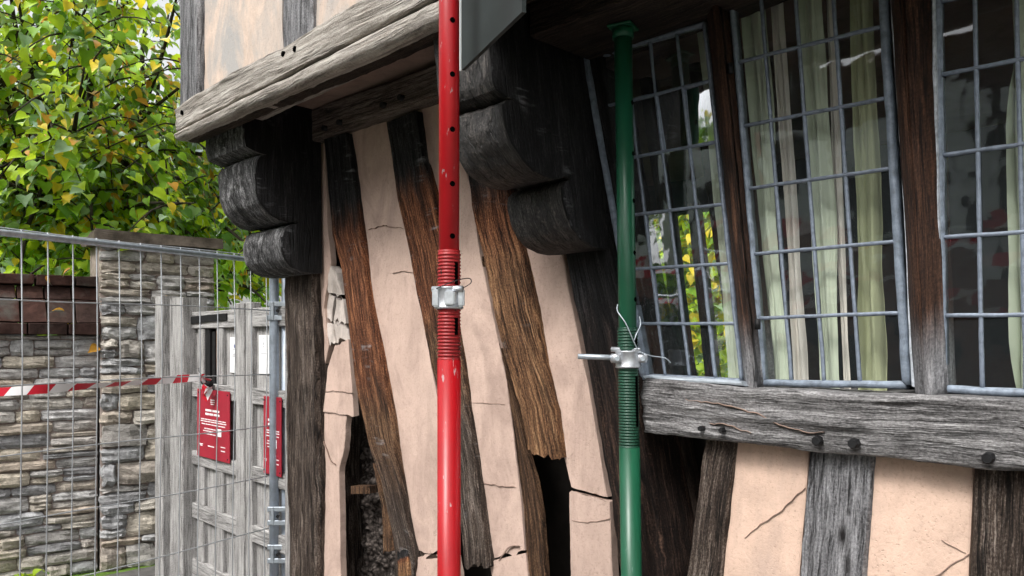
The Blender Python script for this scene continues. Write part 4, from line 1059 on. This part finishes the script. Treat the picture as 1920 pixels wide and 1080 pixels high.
# neighbouring pole and clips joining it to the house side
sr = Vector((RX, RY, 0)); sf = Vector((-FX, -FY, 0)); p2 = fp(1, 0)+sr*.056-sf*.02
tube('joint_pole', [Vector((p2.x, p2.y, .02)), Vector((p2.x, p2.y, ZTOP-.08))], .022, M_FPOLE, fence, 18)
m = Matrix((sr, sf, Vector((0, 0, 1)))).transposed()
for z in (1.74, .66, .46):
    c = fp(1, z)+sr*.03+sf*.028
    for dz in (-.036, .036): bm = bmesh.new(); box_bm(bm, c+Vector((0, 0, dz)), (.115, .010, .026), m); bmesh.ops.bevel(bm, geom=list(bm.edges), offset=.003, segments=1, affect='EDGES'); link('clip_plate', bm_mesh('clip_plate', bm), M_GALV, fence)
    for dx in (.048, -.03): bm = bmesh.new(); box_bm(bm, c+sf*.002+sr*dx, (.02, .013, .098), m); bmesh.ops.bevel(bm, geom=list(bm.edges), offset=.003, segments=1, affect='EDGES'); link('clip_plate', bm_mesh('clip_plate', bm), M_GALV, fence)
    tube('clip_bolt', [c, c+sf*.016], .009, M_IRON, fence, 8)

# ================================================================== BARRIER TAPE
def ribbon(name, pts, wd, twist, parent=None):
    pts = spline(pts, 14); V = []; Fc = []; UV = []; u = 0; us = [0]
    for i in range(1, len(pts)): u += (pts[i]-pts[i-1]).length; us.append(u)
    for i, p in enumerate(pts):
        a = pts[max(i-1, 0)]; b = pts[min(i+1, len(pts)-1)]; t = (b-a).normalized(); s_ = t.cross(Vector((0, 0, 1))).normalized(); up = s_.cross(t)
        an = twist(i/(len(pts)-1)); d = up*math.cos(an)+s_*math.sin(an)
        V += [p+d*wd/2, p+s_*.0015*math.sin(i), p-d*wd/2]
    for i in range(len(pts)-1):
        for k in (0, 1): Fc.append((3*i+k, 3*i+k+1, 3*i+4+k, 3*i+3+k)); UV.append(((us[i], k*wd/2), (us[i], (k+1)*wd/2), (us[i+1], (k+1)*wd/2), (us[i+1], k*wd/2)))
    me = mesh(name, V, Fc, UV); return link(name, me, M_TAPE, parent)
for bx_, lb_ in ((-4.6, 'steel barrier post by the lane, far end of the mirrored tape'), (1.1, 'steel barrier post behind the viewpoint, near end of the mirrored tape')):
    bp = empty('barrier_post', (bx_, -2.75, 0), lb_, 'barrier post', 'barrier posts in the lane')
    tube('shaft', [(bx_, -2.75, .03), (bx_, -2.75, 2.35)], .022, M_FPOLE, bp, 12); tube('foot', [(bx_, -2.75, .004), (bx_, -2.75, .05)], [.16, .12], M_IRON, bp, 16)
tq = empty('barrier_tape', (-1.7, -2.7, 2.1), 'sagging red and white tape across the lane, mirrored in the panes', 'barrier tape')
ribbon('span', [(-4.6, -2.72, 2.32), (-3.2, -2.68, 2.2), (-1.9, -2.7, 2.16), (-.6, -2.72, 2.2), (1.1, -2.72, 2.3)], .075, lambda f: .6*math.sin(f*11), tq)
ribbon('span', [(-4.6, -2.70, 2.05), (-3.2, -2.66, 1.95), (-1.9, -2.66, 1.98), (-.6, -2.7, 1.9), (1.1, -2.7, 2.1)], .075, lambda f: .8*math.sin(f*7+1), tq)
tp = empty('barrier_tape', D(385, 706, 4.66), 'red and white barrier tape knotted on the gate and stretched left', 'barrier tape')
kn = D(385, 708, 4.68)
ribbon('span', [(-4.6, -2.75, 1.25), D(-120, 742, 3.6), D(0, 735, 3.75), D(120, 727, 3.95), D(250, 718, 4.25), D(340, 710, 4.5), kn], .046, lambda f: .25+.75*math.sin(f*11+1.0), tp)
ribbon('tail', [kn, kn+Vector((.05, -.03, -.02)), kn+Vector((.06, -.02, -.10)), kn+Vector((.11, -.02, -.06)), kn+Vector((.06, -.03, -.13))], .04, lambda f: f*3, tp)
ribbon('tail', [kn+Vector((-.04, -.02, .05)), kn+Vector((0, -.03, .02)), kn+Vector((.06, -.02, -.01)), kn+Vector((.13, -.03, .0))], .035, lambda f: .4+f, tp)

# ================================================================== TREES
def leaf_tpl():
    # a folded, pointed, heart-shaped leaf about 1 long
    L = [(-.24, -.08, .09), (-.43, .10, .15), (-.47, .34, .17), (-.36, .60, .09), (-.17, .82, -.06)]
    V = [(0, 0, 0), (0, .2, 0), (0, .42, -.01), (0, .66, -.06), (0, .84, -.14), (0, 1.06, -.27)]
    V += L + [(-x, y, z*1.05) for x, y, z in L]
    Fc = [(0, 1, 7, 6), (1, 2, 8, 7), (2, 3, 9, 8), (3, 4, 10, 9), (4, 5, 10), (0, 11, 12, 1), (1, 12, 13, 2), (2, 13, 14, 3), (3, 14, 15, 4), (4, 15, 5)]
    return V, Fc
LV, LF = leaf_tpl()
LEAF_ME = []
for mi in range(6):
    me = mesh('leaf', LV, LF, smooth=True); me.materials.append(LEAFM[mi]); LEAF_ME.append(me)
def rand_leaf(out):
    """orientation of a drooping leaf whose face looks mostly up and outwards"""
    tip = Vector((out.x*.6+random.gauss(0, .5), out.y*.6+random.gauss(0, .5), -.55+random.gauss(0, .35))).normalized()
    nrm = Vector((random.gauss(0, .55)+out.x*.4, random.gauss(0, .55)+out.y*.4, 1.0+random.gauss(0, .3)))
    s_ = tip.cross(nrm).normalized(); n_ = s_.cross(tip).normalized()
    return Matrix((s_, tip, n_)).transposed()
def build_tree(name, label, base, trunk_top, crown_c, crown_r, limbs, twigs, per, size, weights, r0, singles, near_pt, limbfn=None):
    root = empty(name, base, label, 'tree', 'trees behind the stone wall')
    parts = []; base = Vector(base); tt = Vector(trunk_top); cc = Vector(crown_c)
    parts.append(tube_data(spline([base, base*.5+tt*.5+Vector((.08, -.05, 0)), tt], 6), [r0*(1-.45*i/12) for i in range(13)], 10))
    leaves = []
    for k in range(limbs):
        while True:
            d = Vector((random.uniform(-1, 1), random.uniform(-1, 1), random.uniform(-1, 1)))
            if d.length < 1 and d.length > .45: break
        end = cc+Vector((d.x*crown_r[0], d.y*crown_r[1], d.z*crown_r[2]))
        st = base*.15+tt*.85 if random.random() < .6 else tt+(cc-tt)*random.random()*.6
        mid = st*.5+end*.5+Vector((random.gauss(0, .15), random.gauss(0, .15), .25))
        path = spline([st, mid, end], 5); n = len(path)
        parts.append(tube_data(path, [max(.006, r0*.28*(1-i/n)) for i in range(n)], 6))
        for t in range(twigs):
            q = path[int(n*(.3+.7*random.random()))-1]
            dr = Vector((random.gauss(0, 1), random.gauss(0, 1), random.gauss(-.1, .6))).normalized(); Lt = random.uniform(.35, .9)
            tw = spline([q, q+dr*Lt*.5+Vector((0, 0, .03)), q+dr*Lt+Vector((0, 0, -.12))], 3)
            parts.append(tube_data(tw, [.009*(1-.7*i/len(tw)) for i in range(len(tw))], 4))
            for m in range(per):
                f = random.random(); p = tw[int(f*(len(tw)-1))]+Vector((random.gauss(0, .07), random.gauss(0, .07), random.gauss(-.03, .07)))
                if p.z < 1.2 or (p.x > -6.05 and p.z < 2.1) or p.x > -4.6: continue
                o = (p-cc); o.z = 0
                leaves.append((p, rand_leaf(o.normalized() if o.length > 0 else Vector((1, 0, 0))), size*random.uniform(.5, 1.35), random.choices(range(6), weights)[0]))
    V, Fc = merge(parts); link('branches', mesh('branches', V, Fc), M_BARK, root)
    # the leaves that show largest are single pieces, the others one mass
    def key(l):
        r_ = l[0]-CAM; dp = r_.x*FX+r_.y*FY; lat = r_.x*RX+r_.y*RY
        if dp < .3: return 1e9
        px = 960+FPX*lat/dp; py = HOR-FPX*r_.z/dp
        inside = -10 < px < 500 and -10 < py < 560 and not (px > 335 and py < 262)
        return dp/l[2] if inside else 1e6+dp
    leaves.sort(key=key)
    inv = inv_of(root)
    for p, rot, s_, mi in leaves[:singles]:
        o = bpy.data.objects.new('leaf', LEAF_ME[mi]); COL.objects.link(o); o.parent = root; o.matrix_parent_inverse = inv
        o.matrix_basis = Matrix.Translation(p) @ rot.to_4x4() @ Matrix.Diagonal((s_, s_, s_, 1))
    V = []; Fc = []; mats = []
    for p, rot, s_, mi in leaves[singles:]:
        o_ = len(V); R3 = rot*s_
        V += [p+R3 @ Vector(v) for v in LV]; Fc += [tuple(i+o_ for i in f) for f in LF]; mats += [mi]*len(LF)
    me = mesh('foliage', V, Fc, smooth=True)
    for m in LEAFM: me.materials.append(m)
    me.polygons.foreach_set('material_index', mats)
    o = link('foliage', me, None, root); o['kind'] = 'stuff'
    return root
t1 = D(110, 640, 7.6)
build_tree('lime_tree', 'lime tree with green and yellow autumn leaves hanging over the stone wall', (t1.x, t1.y, 0), (t1.x, t1.y, 2.8), D(190, 250, 6.6), (2.2, 2.2, 1.9), 62, 10, 22, .092, (32, 34, 10, 11, 10, 5), .14, 300, None)
t2 = D(330, 640, 11.0)
build_tree('garden_tree', 'darker tree further back, seen through gaps beside the house corner', (t2.x, t2.y, 0), (t2.x, t2.y, 2.6), D(260, 270, 11.0), (4.2, 4.2, 3.0), 56, 8, 15, .14, (34, 30, 14, 8, 10, 4), .18, 0, None)

# wooden pole behind the pier
pp = D(381, 640, 8.2); tube('wooden_pole', [Vector((pp.x, pp.y, 0)), Vector((pp.x, pp.y, 1.8)), Vector((pp.x, pp.y, 3.72))], [.085, .08, .078], wood('pole_wood', [(0, Z_TAN)]) if False else simple('pole_wood', (.24, .19, .14), .9, 0, .2, 14, .3, .5), None, 14)
tag(bpy.data.objects['wooden_pole'], 'plain brown wooden pole standing behind the capstone', 'pole')
pd = D(397, 640, 5.9); tube('drain_pipe', [Vector((pd.x, pd.y, 0)), Vector((pd.x, pd.y, 1.4)), Vector((pd.x, pd.y, 2.0))], .018, simple('dark_pipe', (.03, .035, .035), .5), None, 10)
tag(bpy.data.objects['drain_pipe'], 'thin dark upright pipe above the gate beside the pier', 'pipe')

# fallen leaves on the coping and a weed at the wall foot
for i, (px, py, dp) in enumerate(((118, 585, 4.95), (132, 505, 5.1), (92, 520, 5.15), (315, 556, 5.3), (182, 650, 5.05))):
    o = bpy.data.objects.new('fallen_leaf', LEAF_ME[5]); COL.objects.link(o); r_ = ray(px, py); ot = (.075, -.04, -.06, .10, .03)[i]; p = CAM+r_*((PE-CAM).dot(WN)+ot)/r_.dot(WN)
    o.matrix_world = Matrix.Translation(p) @ rand_leaf(Vector((.7, -.7, 0))).to_4x4() @ Matrix.Scale(.07, 4)
    tag(o, ['orange leaf lying on the dark coping bricks', 'large orange leaf on top of the brick coping', 'dry leaf on the coping near the left edge', 'small orange leaf caught on the pier above the gate post', 'thin orange leaf in the dark joint beside the pier'][i], 'leaf', 'fallen autumn leaves')
wd_ = empty('weed', wp_(.95, 0, .08), 'low green weed at the foot of the stone wall', 'weed')
V = []; Fc = []
for i in range(60):
    p = wp_(.95+random.gauss(0, .1), .02+random.random()*.07, .08+random.random()*.06); R3 = rand_leaf(Vector((random.gauss(0, 1), random.gauss(0, 1), 0)).normalized())*.05
    o_ = len(V); V += [p+R3 @ Vector(v) for v in LV]; Fc += [tuple(k+o_ for k in f) for f in LF]
me = mesh('leaves', V, Fc); o = link('leaves', me, LEAFM[1], wd_)

# ================================================================== WHAT THE GLASS REFLECTS AND THE GARDEN BEHIND
opp = empty('brick_house', (0, -12, 0), 'brick house across the lane, only mirrored in the leaded windows', 'house')
box('wall', (-3.0, -13.5, 1.6), (14, 3, 3.2), M_OPPBR, opp); box('upper_wall', (-3.0, -13.45, 4.6), (14, 3, 2.8), simple('pale_render', (.70, .73, .76), .9, 0, .2, 2, .25), opp)
for x in (-9.2, -7.3, -5.1, -2.8, -.4, 2.0): box('timber', (x, -11.93, 4.6), (.3, .06, 2.8), M_DKBR, opp)
bm = bmesh.new(); box_bm(bm, (-3.0, -13.0, 6.7), (14.4, 2.6, .15), Matrix.Rotation(math.radians(38), 3, 'X')); link('roof', bm_mesh('roof', bm), M_ROOF, opp)
for x in (-8.4, -6.2, -4, -1.6, .8):
    for z in (1.5, 4.4): box('window', (x, -11.94, z), (1.0, .06, 1.2), M_VOID, opp); 
def hedge(name, label, x0, x1, y0, y1, z1, n, sz, weights):
    V = []; Fc = []; mats = []
    for i in range(n):
        p = Vector((random.uniform(x0, x1), random.uniform(y0, y1), random.uniform(.0, z1)*random.uniform(.9, 1.05)))
        R3 = rand_leaf(Vector((random.gauss(0, 1), random.gauss(0, 1), 0)).normalized())*sz*random.uniform(.6, 1.3)
        o_ = len(V); V += [p+R3 @ Vector(v) for v in LV]; Fc += [tuple(k+o_ for k in f) for f in LF]; mats += [random.choices(range(6), weights)[0]]*len(LF)
    me = mesh(name, V, Fc)
    for m in LEAFM: me.materials.append(m)
    me.polygons.foreach_set('material_index', mats)
    o = link(name, me, None); return tag(o, label, 'hedge')
hedge('hedge', 'bright green hedge seen through the lower panes of the leftmost window', -14.5, -6.5, 13.0, 14.0, 5.2, 9000, .26, (8, 50, 2, 6, 26, 2))
hedge('lane_hedge', 'tall hedge across the lane, only mirrored in the leftmost window', -17, -9.8, -11.5, -10.6, 6.2, 6000, .32, (30, 20, 34, 6, 6, 2))
